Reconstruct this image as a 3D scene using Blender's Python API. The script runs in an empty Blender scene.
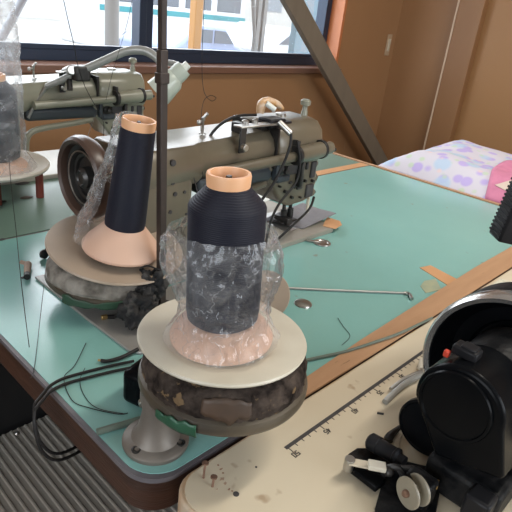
import bpy, bmesh, math, random
from mathutils import Vector, Matrix, noise
random.seed(7)
C = bpy.context.scene.collection
PI = math.pi
T = 0.75                       # height of the sewing tables
EYE = Vector((0, 0, T + 0.388))
F = 552.0

# ------------------------------------------------------------------ camera
p, r, y = [math.radians(a) for a in (24.2, 6.94, 41.52)]
fw = Vector((math.cos(y)*math.cos(p), math.sin(y)*math.cos(p), -math.sin(p)))
rt = Vector((math.sin(y), -math.cos(y), 0)); up = rt.cross(fw)
RR = rt*math.cos(r) + up*math.sin(r); UU = up*math.cos(r) - rt*math.sin(r)
cd = bpy.data.cameras.new('camera'); cam = bpy.data.objects.new('camera', cd); C.objects.link(cam)
M = Matrix((RR, UU, -fw)).transposed().to_4x4(); M.translation = EYE
cam.matrix_world = M
cd.sensor_width = 36; cd.lens = 36*F/512; cd.clip_start = 0.02; cd.clip_end = 200
bpy.context.scene.camera = cam

def ray(px, py): return RR*((px-256)/F) - UU*((py-256)/F) + fw
def pz(px, py, z=0):           # point of the horizontal plane z above the table tops
    d = ray(px, py); return EYE + d*((z-0.388)/d.z)
def py_(px, py, Y):
    d = ray(px, py); return EYE + d*(Y/d.y)
def px_(px, py, X):
    d = ray(px, py); return EYE + d*(X/d.x)
def pd(px, py, t): return EYE + ray(px, py)*t

# ------------------------------------------------------------------ materials
def mat(name, col, rough=.5, metal=0, col2=None, scale=8, amt=.5, bump=0, bscale=60, stretch=(1,1,1), spec=.5, coat=0,
        sharp=False, detail=6, wear=None):
    m = bpy.data.materials.new(name); m.use_nodes = True
    nt = m.node_tree; b = nt.nodes['Principled BSDF']
    b.inputs['Base Color'].default_value = (*col, 1); b.inputs['Roughness'].default_value = rough
    b.inputs['Metallic'].default_value = metal; b.inputs['Specular IOR Level'].default_value = spec
    b.inputs['Coat Weight'].default_value = coat
    tc = nt.nodes.new('ShaderNodeTexCoord'); mp = nt.nodes.new('ShaderNodeMapping')
    mp.inputs['Scale'].default_value = stretch
    nt.links.new(tc.outputs['Object'], mp.inputs['Vector'])
    out = None
    if col2:
        n = nt.nodes.new('ShaderNodeTexNoise'); n.inputs['Scale'].default_value = scale; n.inputs['Detail'].default_value = detail
        nt.links.new(mp.outputs[0], n.inputs['Vector'])
        rp = nt.nodes.new('ShaderNodeValToRGB')
        w = .04 if sharp else .22
        rp.color_ramp.elements[0].position = max(0, amt-w); rp.color_ramp.elements[1].position = min(1, amt+w)
        rp.color_ramp.elements[0].color = (*col, 1); rp.color_ramp.elements[1].color = (*col2, 1)
        nt.links.new(n.outputs['Fac'], rp.inputs['Fac']); out = rp.outputs['Color']
        nt.links.new(out, b.inputs['Base Color'])
    if wear:                    # small scattered specks: (colour, scale, threshold)
        n = nt.nodes.new('ShaderNodeTexNoise'); n.inputs['Scale'].default_value = wear[1]; n.inputs['Detail'].default_value = 3
        nt.links.new(mp.outputs[0], n.inputs['Vector'])
        rp = nt.nodes.new('ShaderNodeValToRGB')
        rp.color_ramp.elements[0].position = wear[2]; rp.color_ramp.elements[1].position = wear[2]+.04
        rp.color_ramp.elements[0].color = (0,0,0,1)
        mx = nt.nodes.new('ShaderNodeMix'); mx.data_type = 'RGBA'
        nt.links.new(n.outputs['Fac'], rp.inputs['Fac']); nt.links.new(rp.outputs['Color'], mx.inputs['Factor'])
        if out: nt.links.new(out, mx.inputs[6])
        else: mx.inputs[6].default_value = (*col, 1)
        mx.inputs[7].default_value = (*wear[0], 1)
        nt.links.new(mx.outputs[2], b.inputs['Base Color'])
    if bump:
        n = nt.nodes.new('ShaderNodeTexNoise'); n.inputs['Scale'].default_value = bscale; n.inputs['Detail'].default_value = 4
        nt.links.new(mp.outputs[0], n.inputs['Vector'])
        bp = nt.nodes.new('ShaderNodeBump'); bp.inputs['Strength'].default_value = bump; bp.inputs['Distance'].default_value = .002
        nt.links.new(n.outputs['Fac'], bp.inputs['Height']); nt.links.new(bp.outputs[0], b.inputs['Normal'])
    return m

def film(name, haze, col=(.85,.87,.9), gloss=.5, scale=60, rough=.12, bstr=.3, crease=1):
    m = bpy.data.materials.new(name); m.use_nodes = True
    nt = m.node_tree; nt.nodes.clear()
    o = nt.nodes.new('ShaderNodeOutputMaterial')
    tr = nt.nodes.new('ShaderNodeBsdfTransparent'); tr.inputs[0].default_value = (.97,.97,.97,1)
    gl = nt.nodes.new('ShaderNodeBsdfGlossy'); gl.inputs['Roughness'].default_value = rough
    df = nt.nodes.new('ShaderNodeBsdfDiffuse'); df.inputs[0].default_value = (*col,1)
    tl = nt.nodes.new('ShaderNodeBsdfTranslucent'); tl.inputs[0].default_value = (*col,1)
    a = nt.nodes.new('ShaderNodeMixShader'); a.inputs[0].default_value = .5
    nt.links.new(df.outputs[0], a.inputs[1]); nt.links.new(tl.outputs[0], a.inputs[2])
    tc = nt.nodes.new('ShaderNodeTexCoord')
    n = nt.nodes.new('ShaderNodeTexNoise'); n.inputs['Scale'].default_value = scale; n.inputs['Detail'].default_value = 5
    n.inputs['Distortion'].default_value = 1.2
    nt.links.new(tc.outputs['Object'], n.inputs['Vector'])
    # soft haze plus thin crease highlights painted as whiter film (ridges of two noises)
    base = nt.nodes.new('ShaderNodeMapRange'); base.inputs[1].default_value = .35; base.inputs[2].default_value = .75
    base.inputs[3].default_value = haze*.15; base.inputs[4].default_value = haze*.9
    nt.links.new(n.outputs['Fac'], base.inputs[0]); acc = base.outputs[0]
    for sc_, wid, amp_ in ((scale*.5, .014, .6), (scale*1.4, .016, .4)):
        n2 = nt.nodes.new('ShaderNodeTexNoise'); n2.inputs['Scale'].default_value = sc_; n2.inputs['Detail'].default_value = 3
        n2.inputs['Distortion'].default_value = .3; n2.inputs['Roughness'].default_value = .75
        nt.links.new(tc.outputs['Object'], n2.inputs['Vector'])
        sb = nt.nodes.new('ShaderNodeMath'); sb.operation = 'SUBTRACT'; sb.inputs[1].default_value = .5; nt.links.new(n2.outputs['Fac'], sb.inputs[0])
        ab = nt.nodes.new('ShaderNodeMath'); ab.operation = 'ABSOLUTE'; nt.links.new(sb.outputs[0], ab.inputs[0])
        r2 = nt.nodes.new('ShaderNodeMapRange'); r2.inputs[1].default_value = wid; r2.inputs[2].default_value = 0
        r2.inputs[3].default_value = 0; r2.inputs[4].default_value = haze*amp_*crease; nt.links.new(ab.outputs[0], r2.inputs[0])
        ad = nt.nodes.new('ShaderNodeMath'); ad.operation = 'ADD'; ad.use_clamp = True
        nt.links.new(acc, ad.inputs[0]); nt.links.new(r2.outputs[0], ad.inputs[1]); acc = ad.outputs[0]
    mr = ad
    b = nt.nodes.new('ShaderNodeMixShader'); nt.links.new(mr.outputs[0], b.inputs[0])
    nt.links.new(tr.outputs[0], b.inputs[1]); nt.links.new(a.outputs[0], b.inputs[2])
    fr = nt.nodes.new('ShaderNodeFresnel'); fr.inputs[0].default_value = 1.5
    ml = nt.nodes.new('ShaderNodeMath'); ml.operation = 'MULTIPLY_ADD'; ml.inputs[1].default_value = gloss; ml.inputs[2].default_value = gloss*.03
    ml.use_clamp = True
    nt.links.new(fr.outputs[0], ml.inputs[0])
    c = nt.nodes.new('ShaderNodeMixShader'); nt.links.new(ml.outputs[0], c.inputs[0])
    nt.links.new(b.outputs[0], c.inputs[1]); nt.links.new(gl.outputs[0], c.inputs[2])
    bp = nt.nodes.new('ShaderNodeBump'); bp.inputs['Strength'].default_value = bstr; bp.inputs['Distance'].default_value = .002
    nt.links.new(n.outputs['Fac'], bp.inputs['Height']); nt.links.new(bp.outputs[0], gl.inputs['Normal']); nt.links.new(bp.outputs[0], df.inputs['Normal'])
    nt.links.new(c.outputs[0], o.inputs[0])
    return m

teal = mat('teal_laminate', (.19,.41,.385), .22, col2=(.24,.475,.445), scale=3, bump=.10, bscale=220, spec=1.0, wear=((.24,.30,.26), 26, .72))
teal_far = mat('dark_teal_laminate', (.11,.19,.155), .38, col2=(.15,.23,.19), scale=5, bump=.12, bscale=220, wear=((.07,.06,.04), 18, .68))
brown_core = mat('brown_wood_edge', (.075,.030,.016), .5, col2=(.03,.013,.009), scale=6, stretch=(1,1,9), bump=.3)
grey_band = mat('grey_edge_band', (.15,.14,.15), .5, col2=(.09,.08,.09), scale=20)
tan_edge = mat('tan_wood_strip', (.46,.27,.15), .5, col2=(.39,.22,.12), scale=9, stretch=(1,8,1), bump=.1, wear=((.2,.12,.06), 30, .7))
tape_m = mat('brown_packing_tape', (.60,.33,.17), .35, col2=(.52,.28,.14), scale=20)
cream_top = mat('cream_laminate', (.62,.545,.41), .42, col2=(.585,.505,.375), scale=4, wear=((.40,.30,.20), 22, .73), bump=.05)
cream_side = mat('worn_cream_edge', (.56,.47,.36), .5, col2=(.50,.24,.07), scale=30, amt=.58, stretch=(1,1,.3), bump=.2)
rust = mat('rust_stain', (.30,.16,.10), .8, col2=(.48,.36,.26), scale=90, amt=.55)
paint = mat('grey_olive_enamel', (.150,.128,.090), .28, col2=(.105,.088,.062), scale=14, spec=.6, wear=((.07,.06,.045), 30, .68))
paint2 = mat('pale_olive_enamel', (.235,.235,.18), .28, col2=(.19,.19,.145), scale=14, spec=.6, wear=((.10,.09,.07), 30, .70))
bedm = mat('bed_plate_metal', (.36,.335,.29), .42, .35, col2=(.30,.28,.24), scale=12, wear=((.16,.13,.10), 22, .68))
plate_m = mat('worn_grey_plate', (.36,.35,.33), .35, .3, col2=(.27,.26,.245), scale=12, wear=((.13,.12,.1), 24, .66))
steel = mat('bright_steel', (.52,.51,.49), .28, .9, col2=(.35,.34,.32), scale=30)
dsteel = mat('dark_oily_steel', (.07,.068,.066), .38, .6, col2=(.035,.034,.034), scale=40, spec=.22)
bluecast = mat('blue_black_casting', (.028,.04,.055), .5, col2=(.05,.06,.065), scale=20)
black = mat('black_enamel', (.0025,.003,.004), .26, col2=(.005,.0055,.0065), scale=25, bump=.05, bscale=150, spec=.07)
black_rough = mat('black_rough_casting', (.004,.0045,.0055), .45, col2=(.028,.027,.027), scale=60, amt=.6, bump=.5, bscale=180, spec=.12)
black_pl = mat('black_plastic', (.010,.010,.012), .38, col2=(.02,.02,.022), scale=30, spec=.15)
worn_rim = mat('worn_black_and_silver_rim', (.58,.57,.56), .25, .85, col2=(.02,.02,.02), scale=70, amt=.62, sharp=True)
rubber = mat('black_rubber', (.018,.017,.017), .45, spec=.22)
wheel_rim = mat('brown_leather_rim', (.09,.055,.042), .33, col2=(.055,.035,.028), scale=14, bump=.1)
tray_m = mat('cream_plastic_tray', (.62,.58,.48), .42, col2=(.50,.46,.37), scale=18, bump=.05)
tray_dirty = mat('beige_plastic_tray', (.40,.315,.24), .45, col2=(.33,.26,.20), scale=12)
tray_white = mat('white_plastic_tray', (.66,.64,.59), .3, col2=(.55,.52,.47), scale=14)
cone_base = mat('pink_beige_cone_base', (.66,.43,.32), .5, col2=(.62,.40,.295), scale=10)
cone_tube = mat('orange_beige_cone_tube', (.80,.44,.24), .45, col2=(.75,.41,.22), scale=10)
def thread_mat():
    m = mat('navy_black_thread', (.007,.008,.017), .6, bump=0, spec=.3)
    nt = m.node_tree; b = nt.nodes['Principled BSDF']
    tc = nt.nodes.new('ShaderNodeTexCoord'); w = nt.nodes.new('ShaderNodeTexWave'); w.bands_direction = 'Z'
    w.inputs['Scale'].default_value = 190; w.inputs['Distortion'].default_value = 1.6; w.inputs['Detail'].default_value = 1
    nt.links.new(tc.outputs['Object'], w.inputs['Vector'])
    bp = nt.nodes.new('ShaderNodeBump'); bp.inputs['Strength'].default_value = .3; bp.inputs['Distance'].default_value = .001
    nt.links.new(w.outputs['Fac'], bp.inputs['Height']); nt.links.new(bp.outputs[0], b.inputs['Normal'])
    b.inputs['Sheen Weight'].default_value = .06; b.inputs['Sheen Tint'].default_value = (.4,.45,.7,1)
    return m
threadm = thread_mat()
felt = mat('matted_dusty_felt', (.014,.011,.010), .95, col2=(.11,.085,.07), scale=70, amt=.55, bump=1, bscale=260, spec=.05, wear=((.17,.115,.065), 80, .62))
felt_grey = mat('dusty_grey_felt', (.10,.088,.075), .95, col2=(.36,.33,.29), scale=55, amt=.5, bump=1, bscale=240, spec=.05)
drum_m = mat('grimy_drum_rim', (.045,.038,.030), .42, col2=(.11,.085,.055), scale=14, bump=.4)
label_m = mat('torn_brown_label', (.085,.05,.03), .55, col2=(.045,.03,.022), scale=30)
green_tape = mat('green_cloth_tape', (.015,.07,.035), .45, col2=(.025,.11,.06), scale=30, bump=.4)
green_dark = mat('dark_green_tape', (.018,.05,.028), .5, col2=(.03,.07,.04), scale=20, bump=.3)
castm = mat('aged_cast_iron_flange', (.21,.185,.16), .5, .3, col2=(.14,.12,.10), scale=22, bump=.3)
pole_m = mat('dark_brown_steel_pole', (.055,.04,.034), .45, .3, col2=(.035,.026,.022), scale=30)
fluff = mat('dusty_black_rag_fabric', (.012,.012,.013), .95, col2=(.15,.14,.13), scale=32, amt=.62, bump=1, bscale=200)
greycloth = mat('grey_woven_cloth', (.20,.195,.21), .85, col2=(.17,.165,.18), scale=60, bump=.4, bscale=500)
bagm = film('clear_crumpled_film', .30, gloss=.45, scale=42, bstr=.5)
bag_hazy = film('milky_film', .50, (.85,.88,.92), .3, 16, .2, bstr=.25, crease=.25)
bag_side = film('clear_soft_film', .42, (.8,.82,.85), .45, 28, bstr=.2)
wood_wall = mat('brown_plywood', (.33,.175,.080), .5, col2=(.28,.145,.065), scale=2.2, stretch=(1,1,.35), bump=.04, wear=((.34,.19,.10), 16, .75))
wood_wall2 = mat('light_brown_plywood', (.34,.175,.068), .5, col2=(.30,.152,.060), scale=2.2, stretch=(1,1,.35), wear=((.42,.27,.16), 16, .76))
post_m = mat('reddish_brown_post', (.27,.135,.055), .5, col2=(.23,.11,.045), scale=5, stretch=(1,1,.2))
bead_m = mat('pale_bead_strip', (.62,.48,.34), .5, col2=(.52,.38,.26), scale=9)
jamb_m = mat('orange_varnished_wood', (.50,.17,.06), .35, col2=(.44,.14,.05), scale=5, stretch=(1,1,.2))
sill_m = mat('brown_varnished_sill', (.20,.10,.065), .3, col2=(.15,.075,.05), scale=6, stretch=(.2,1,1))
frame_m = mat('navy_aluminium_frame', (.022,.036,.065), .35, .3)
brace_m = mat('weathered_grey_brown_board', (.15,.12,.088), .6, col2=(.18,.145,.105), scale=18, stretch=(1,1,.2), bump=.2)
floor_m = mat('dark_worn_floor', (.06,.05,.045), .6, col2=(.04,.035,.03), scale=4)
ceil_m = mat('off_white_ceiling', (.62,.58,.52), .8)
dwall = mat('painted_plaster', (.52,.46,.38), .8, col2=(.48,.42,.34), scale=3)
alu = mat('ribbed_grey_aluminium', (.46,.43,.385), .42, .3, col2=(.36,.335,.30), scale=10, stretch=(1,.2,1))
pipe_m = mat('grey_flexible_pipe', (.32,.32,.30), .35, .3, col2=(.26,.26,.245), scale=30)
white_pl = mat('white_glossy_plastic', (.72,.74,.70), .25, col2=(.62,.65,.60), scale=8)
brass = mat('dull_brass', (.45,.30,.12), .35, .8)
red_pl = mat('red_plastic', (.6,.06,.03), .4)
beige_disc = mat('beige_plastic_bobbin_disc', (.29,.26,.20), .4, col2=(.24,.215,.165), scale=30)
cream_metal = mat('cream_painted_metal', (.60,.54,.43), .4)
rust_metal = mat('rusty_steel', (.17,.09,.06), .7, .3, col2=(.26,.16,.11), scale=200)
ink = mat('black_ink', (.03,.028,.03), .6, col2=(.06,.055,.055), scale=80)
stub_m = mat('pale_brown_wood', (.38,.27,.20), .6, col2=(.28,.2,.15), scale=50)
stick_m = mat('grey_green_painted_rod', (.10,.14,.11), .45, col2=(.14,.17,.14), scale=60)
quiltm = None

# ------------------------------------------------------------------ mesh helpers
ORG = {}
class MB:
    def __init__(s): s.bm = bmesh.new()
    def _add(s, vs, fs):
        v = [s.bm.verts.new(a) for a in vs]
        for f in fs:
            try: s.bm.faces.new([v[i] for i in f])
            except ValueError: pass
        return s
    def box(s, c, d, M=None):
        c = Vector(c); vs = []
        for dz in (-.5,.5):
            for dx,dy in ((-.5,-.5),(.5,-.5),(.5,.5),(-.5,.5)):
                vs.append(Vector((dx*d[0], dy*d[1], dz*d[2])))
        vs = [(M @ a if M else a) + c for a in vs]
        return s._add(vs, [(3,2,1,0),(4,5,6,7),(0,1,5,4),(1,2,6,5),(2,3,7,6),(3,0,4,7)])
    def bounds(s, x0, x1, y0, y1, z0, z1):
        return s.box(((x0+x1)/2,(y0+y1)/2,(z0+z1)/2), (x1-x0,y1-y0,z1-z0))
    def prism(s, poly, z0, z1, M=None):
        n = len(poly); vs = [Vector((a,b,z0)) for a,b in poly] + [Vector((a,b,z1)) for a,b in poly]
        if M: vs = [M @ a for a in vs]
        return s._add(vs, [tuple(range(n-1,-1,-1)), tuple(range(n,2*n))] + [(i,(i+1)%n,n+(i+1)%n,n+i) for i in range(n)])
    def loft(s, rings, cap=True):
        n = len(rings[0]); vs = [v for rg in rings for v in rg]; fs = []
        for k in range(len(rings)-1):
            for i in range(n): fs.append((k*n+i, k*n+(i+1)%n, (k+1)*n+(i+1)%n, (k+1)*n+i))
        if cap: fs += [tuple(range(n-1,-1,-1)), tuple(range((len(rings)-1)*n, len(rings)*n))]
        return s._add(vs, fs)
    def lathe(s, prof, M=None, seg=48, fn=None):
        # profile (radius, height) about local Z; closed where radius is 0
        rings = []; vs = []; fs = []
        for rr, h in prof:
            if rr <= 1e-7: rings.append([len(vs)]); vs.append(Vector((0,0,h)))
            else:
                ids = []
                for i in range(seg):
                    a = 2*PI*i/seg; q = fn(a, rr, h) if fn else (rr, h)
                    ids.append(len(vs)); vs.append(Vector((q[0]*math.cos(a), q[0]*math.sin(a), q[1])))
                rings.append(ids)
        for A, B in zip(rings, rings[1:]):
            for i in range(seg):
                j = (i+1) % seg
                if len(A) == 1 and len(B) == 1: continue
                if len(A) == 1: fs.append((A[0], B[i], B[j]))
                elif len(B) == 1: fs.append((A[i], A[j], B[0]))
                else: fs.append((A[i], A[j], B[j], B[i]))
        if M: vs = [M @ v for v in vs]
        return s._add(vs, fs)
    def cyl(s, a, b, r0, r1=None, seg=20):
        a, b = Vector(a), Vector(b); r1 = r0 if r1 is None else r1
        L = (b-a).length; Mx = Matrix.Translation(a) @ (b-a).to_track_quat('Z','Y').to_matrix().to_4x4()
        return s.lathe([(0,0),(r0,0),(r1,L),(0,L)], Mx, seg)
    def tube(s, pts, rad, seg=10, sub=6):
        pts = [Vector(q) for q in pts]
        rads = rad if isinstance(rad, (list,tuple)) else [rad]*len(pts)
        P = []; Rr = []
        if sub > 1 and len(pts) > 2:
            for i in range(len(pts)-1):
                a, b, c, d = pts[max(0,i-1)], pts[i], pts[i+1], pts[min(len(pts)-1,i+2)]
                for k in range(sub):
                    t = k/sub
                    P.append(.5*((2*b) + (c-a)*t + (2*a-5*b+4*c-d)*t*t + (3*b-a-3*c+d)*t**3)); Rr.append(rads[i]*(1-t)+rads[i+1]*t)
            P.append(pts[-1]); Rr.append(rads[-1])
        else: P, Rr = pts, rads
        rings = []; nrm = None
        for i, q in enumerate(P):
            t = (P[min(i+1,len(P)-1)] - P[max(i-1,0)]).normalized()
            if nrm is None: nrm = t.orthogonal().normalized()
            nrm = (nrm - t*nrm.dot(t)).normalized(); bn = t.cross(nrm)
            rings.append([q + (nrm*math.cos(2*PI*k/seg) + bn*math.sin(2*PI*k/seg))*Rr[i] for k in range(seg)])
        return s.loft(rings)
    def ball(s, c, d, sub=2, nz=0, ns=30):
        res = bmesh.ops.create_icosphere(s.bm, subdivisions=sub, radius=1)
        for v in res['verts']:
            k = 1 + (nz*noise.noise(Vector(v.co)*ns/10 + Vector(c)*50) if nz else 0)
            v.co = Vector((v.co.x*d[0]*k + c[0], v.co.y*d[1]*k + c[1], v.co.z*d[2]*k + c[2]))
        return s
    def build(s, name, m, parent=None, bevel=0, bseg=2, angle=35, solid=0, subd=0):
        bmesh.ops.recalc_face_normals(s.bm, faces=s.bm.faces)
        o0 = Vector((0,0,0))
        q = parent
        if parent is not None: o0 = ORG[parent.name]
        elif name and s.bm.verts:
            lo = Vector([min(v.co[i] for v in s.bm.verts) for i in range(3)]); hi = Vector([max(v.co[i] for v in s.bm.verts) for i in range(3)])
            o0 = Vector(((lo.x+hi.x)/2, (lo.y+hi.y)/2, lo.z))
        for v in s.bm.verts: v.co -= o0
        me = bpy.data.meshes.new(name); s.bm.to_mesh(me); s.bm.free()
        for pl in me.polygons: pl.use_smooth = True
        me.set_sharp_from_angle(angle=math.radians(angle))
        if m: me.materials.append(m)
        o = bpy.data.objects.new(name, me); C.objects.link(o)
        if parent is not None: o.parent = parent
        else: o.location = o0
        ORG[o.name] = o0
        if solid:
            md = o.modifiers.new('solidify','SOLIDIFY'); md.thickness = solid; md.offset = 0
        if bevel:
            md = o.modifiers.new('bevel','BEVEL'); md.width = bevel; md.segments = bseg; md.limit_method = 'ANGLE'; md.angle_limit = math.radians(40)
        if subd:
            md = o.modifiers.new('subsurf','SUBSURF'); md.levels = subd; md.render_levels = subd
        return o
def thing(name, label, cat, loc, group=None):
    o = bpy.data.objects.new(name, None); C.objects.link(o); o.location = loc; o.empty_display_size = .02
    o['label'] = label; o['category'] = cat
    if group: o['group'] = group
    ORG[o.name] = Vector(loc)
    return o
def tag(o, label, cat, group=None, kind=None):
    o['label'] = label; o['category'] = cat
    if group: o['group'] = group
    if kind: o['kind'] = kind
    return o
def struct(o): o['kind'] = 'structure'; return o
def rrect(x0, x1, y0, y1, rad, n=8):
    rs = rad if isinstance(rad,(tuple,list)) else [rad]*4      # order: x0y0, x1y0, x1y1, x0y1
    out = []
    for (cx, cy, a0, rr) in ((x0+rs[0],y0+rs[0],PI,rs[0]),(x1-rs[1],y0+rs[1],1.5*PI,rs[1]),(x1-rs[2],y1-rs[2],0,rs[2]),(x0+rs[3],y1-rs[3],.5*PI,rs[3])):
        k = n if rr > 0 else 0
        for i in range(k+1):
            a = a0 + (.5*PI*i/k if k else 0); out.append((cx+rr*math.cos(a), cy+rr*math.sin(a)))
    return out
def frame(loc, zaxis=(0,0,1), xaxis=(1,0,0)):
    z = Vector(zaxis).normalized(); x = Vector(xaxis); x = (x - z*x.dot(z)).normalized(); yv = z.cross(x)
    Mx = Matrix((x, yv, z)).transposed().to_4x4(); Mx.translation = Vector(loc); return Mx
AX = lambda loc: frame(loc, (1,0,0), (0,1,0))     # local z along world X

# ------------------------------------------------------------------ the room
XL, XR, YF, YB, H = -1.9, 2.93, -2.0, 1.75, 2.6
W = .12
struct(MB().bounds(XL-.12, XR+.12, YF-.12, YB+.12, -.1, 0).build('floor', floor_m))
struct(MB().bounds(XL-.12, XR+.12, YF-.12, YB+.12, H, H+.1).build('ceiling', ceil_m))
wx0, wx1, wz0, wz1 = .10, 2.41, T+.15, T+1.05
m = MB(); m.bounds(XL, wx0, YB, YB+W, 0, H); m.bounds(wx1, XR, YB, YB+W, 0, H)
m.bounds(wx0, wx1, YB, YB+W, 0, wz0-.02); m.bounds(wx0, wx1, YB, YB+W, wz1, H)
struct(m.build('wall_back', wood_wall))
struct(MB().bounds(XR, XR+W, YF, YB+W, 0, H).build('wall_right', wood_wall2))
g0y, g1y, w1z0, w1z1 = -.9, .5, .95, 2.1
m = MB()
m.bounds(XL-W, XL, YF, g0y, 0, H); m.bounds(XL-W, XL, g1y, YB+W, 0, H); m.bounds(XL-W, XL, g0y, g1y, 0, w1z0); m.bounds(XL-W, XL, g0y, g1y, w1z1, H)
struct(m.build('wall_left', dwall))
w1z0, w1z1 = .95, 2.15
m = MB(); f0x, f1x = .2, 1.9
m.bounds(XL, f0x, YF-W, YF, 0, H); m.bounds(f1x, XR, YF-W, YF, 0, H); m.bounds(f0x, f1x, YF-W, YF, 0, w1z0); m.bounds(f0x, f1x, YF-W, YF, w1z1, H)
struct(m.build('wall_front', dwall))

# panel post on the right wall, with its pale bead
struct(MB().bounds(XR-.05, XR, 1.275, 1.405, 0, H).build('trim_1', post_m, bevel=.003))
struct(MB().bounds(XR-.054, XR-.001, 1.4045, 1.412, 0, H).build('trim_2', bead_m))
struct(MB().bounds(XR-.006, XR, 1.413, YB, 0, H).build('trim_3', wood_wall))

# window: jamb lining, sill, navy frame with a mullion, glass
m = MB(); m.bounds(wx1-.018, wx1, YB-.006, YB+W+.02, wz0, wz1); m.bounds(wx0, wx0+.018, YB-.006, YB+W+.02, wz0, wz1)
m.bounds(wx0, wx1, YB-.006, YB+W+.02, wz1-.018, wz1)
struct(m.build('trim_4', jamb_m))
struct(MB().bounds(wx0-.03, wx1+.01, YB-.03, YB+W, wz0-.026, wz0).build('trim_5', sill_m, bevel=.003))
YW = YB+.10
win = MB()
win.bounds(wx0+.018, wx1-.018, YW-.03, YW+.03, wz0, wz0+.04)
win.bounds(wx0+.018, wx1-.018, YW-.03, YW+.03, wz1-.058, wz1-.018)
win.bounds(wx0+.018, wx0+.055, YW-.03, YW+.03, wz0, wz1-.018)
win.bounds(wx1-.055, wx1-.018, YW-.03, YW+.03, wz0, wz1-.018)
w1 = struct(win.build('window_1', frame_m, bevel=.002))
mx0, mx1 = 1.26, 1.325
q = MB(); q.bounds(mx0, mx0+.03, YW-.042, YW+.01, wz0+.03, wz1-.03); q.bounds(mx0+.034, mx1, YW-.032, YW+.02, wz0+.03, wz1-.03)
q.build('mullion', frame_m, w1, bevel=.002)
q = MB(); q.bounds(wx0+.05, wx1-.05, YW-.033, YW-.003, wz0+.036, wz0+.052); q.build('sash_rail', frame_m, w1, bevel=.002)
glass = film('window_glass', .0, gloss=.25, rough=.02)
MB().bounds(wx0+.05, mx0+.01, YW-.002, YW+.002, wz0+.045, wz1-.05).build('pane', glass, w1)
MB().bounds(mx1-.01, wx1-.05, YW+.008, YW+.012, wz0+.045, wz1-.05).build('pane', glass, w1)

# wall plate on the plywood
c = py_(388, 45, YB)
sw = thing('wall_plate', 'small pale rectangular plate on the brown plywood wall right of the window', 'wall plate', (c.x, YB, c.z-.05))
MB().bounds(c.x-.022, c.x+.022, YB-.004, YB, c.z-.055, c.z+.055).build('backplate', mat('faded_plate', (.42,.30,.19), .5), sw, bevel=.002)
MB().bounds(c.x-.010, c.x+.010, YB-.009, YB-.003, c.z-.032, c.z+.032).build('insert', mat('pale_plate', (.55,.48,.36), .5), sw, bevel=.002)

# leaning board
a = py_(282, -18, 1.62); b = py_(384, 168, 1.62)
dirv = (b-a).normalized(); a2 = a - dirv*.25; b2 = a2 + dirv*((a2.z-.0)/-dirv.z)
Lb = (b2-a2).length - .02
zz = dirv; yy = Vector((0,1,0)); xx = yy.cross(zz).normalized()
Mb = Matrix((xx, yy, zz)).transposed()
tag(MB().box((a2+b2)/2, (.085, .03, Lb), Mb).build('leaning_board', brace_m, bevel=.003),
    'long grey-brown wooden board leaning diagonally across the window corner', 'board')

# ------------------------------------------------------------------ outside the window
gm = mat('sunlit_concrete', (.24,.235,.22), .8, col2=(.18,.18,.17), scale=1.5)
struct(MB().bounds(-30, 60, YB+.5, 60, -.8, -.7).build('ground', gm))
vwhite = mat('white_vehicle_paint', (.32,.33,.35), .5)
vcyan = mat('cyan_stripe_paint', (.008,.12,.14), .5)
vglass = mat('grey_vehicle_glass', (.05,.06,.075), .5)
tyre = mat('dark_tyre', (.04,.04,.045), .8)
def at_depth(px, Y): return py_(px, 20, Y).x
def vehicle(name, label, cat, x0, x1, Y, h, stripe, cab, col):
    g = thing(name, label, cat, ((x0+x1)/2, Y, -.7)); d = 1.8; z0 = -.7+.3
    if cab:
        L = x1-x0
        prof = [(0,0),(L,0),(L,.55),(L*.97,.68),(L*.80,.78),(L*.66,h-.32),(L*.30,h-.30),(L*.10,.80),(0,.68)]
        Mx = Matrix(((1,0,0,x0),(0,0,1,Y),(0,1,0,z0),(0,0,0,1)))
        MB().prism(prof, 0, d, Mx).build('body', col, g, bevel=.06, bseg=3)
        prof = [(L*.16,.80),(L*.32,h-.37),(L*.47,h-.37),(L*.47,.80)]; MB().prism(prof, -.012, .03, Mx).build('side_window', vglass, g)
        prof = [(L*.50,.80),(L*.50,h-.37),(L*.645,h-.38),(L*.76,.80)]; MB().prism(prof, -.012, .03, Mx).build('side_window', vglass, g)
        ws = (x0+L*.2, x0+L*.8); rw = .32
    else:
        MB().bounds(x0, x1, Y, Y+2.2, z0, z0+h).build('body', col, g, bevel=.08, bseg=3)
        MB().bounds(x0, x1, Y-.01, Y+.02, z0+stripe, z0+stripe+.14).build('stripe', vcyan, g)
        for k in range(4):
            xa = x0 + (x1-x0)*(.06+.235*k)
            MB().bounds(xa, xa+(x1-x0)*.19, Y-.012, Y+.02, z0+stripe+.25, z0+h-.2).build('side_window', vglass, g, bevel=.02)
        ws = (x0+(x1-x0)*.18, x0+(x1-x0)*.82); rw = .42
    for xw in ws:
        t = MB().cyl((xw,Y-.02,-.7+rw),(xw,Y+.25,-.7+rw), rw, seg=28).build('wheel', tyre, g, bevel=.03)
        MB().cyl((xw,Y-.035,-.7+rw),(xw,Y+.1,-.7+rw), rw*.55, seg=20).build('hubcap', vwhite, t)
vehicle('bus', 'white bus with a cyan stripe parked outside the window', 'bus', at_depth(100,14), at_depth(245,14), 14, 2.6, 1.0, False, vwhite)
vehicle('car', 'white car parked outside, seen right of the leaning post', 'car', at_depth(268,9), at_depth(345,9), 9, 1.45, 0, True, vwhite)
vehicle('car', 'pale blue car parked outside between the yellow post and the trussed pole', 'car', at_depth(175,8.5), at_depth(252,8.5), 8.5, 1.40, 0, True, mat('pale_blue_paint', (.13,.16,.24), .5))
yx = py_(196, 20, 5.0).x
yp = thing('yellow_post', 'yellow-orange post standing outside the window', 'post', (yx, 5, -.7))
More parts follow.
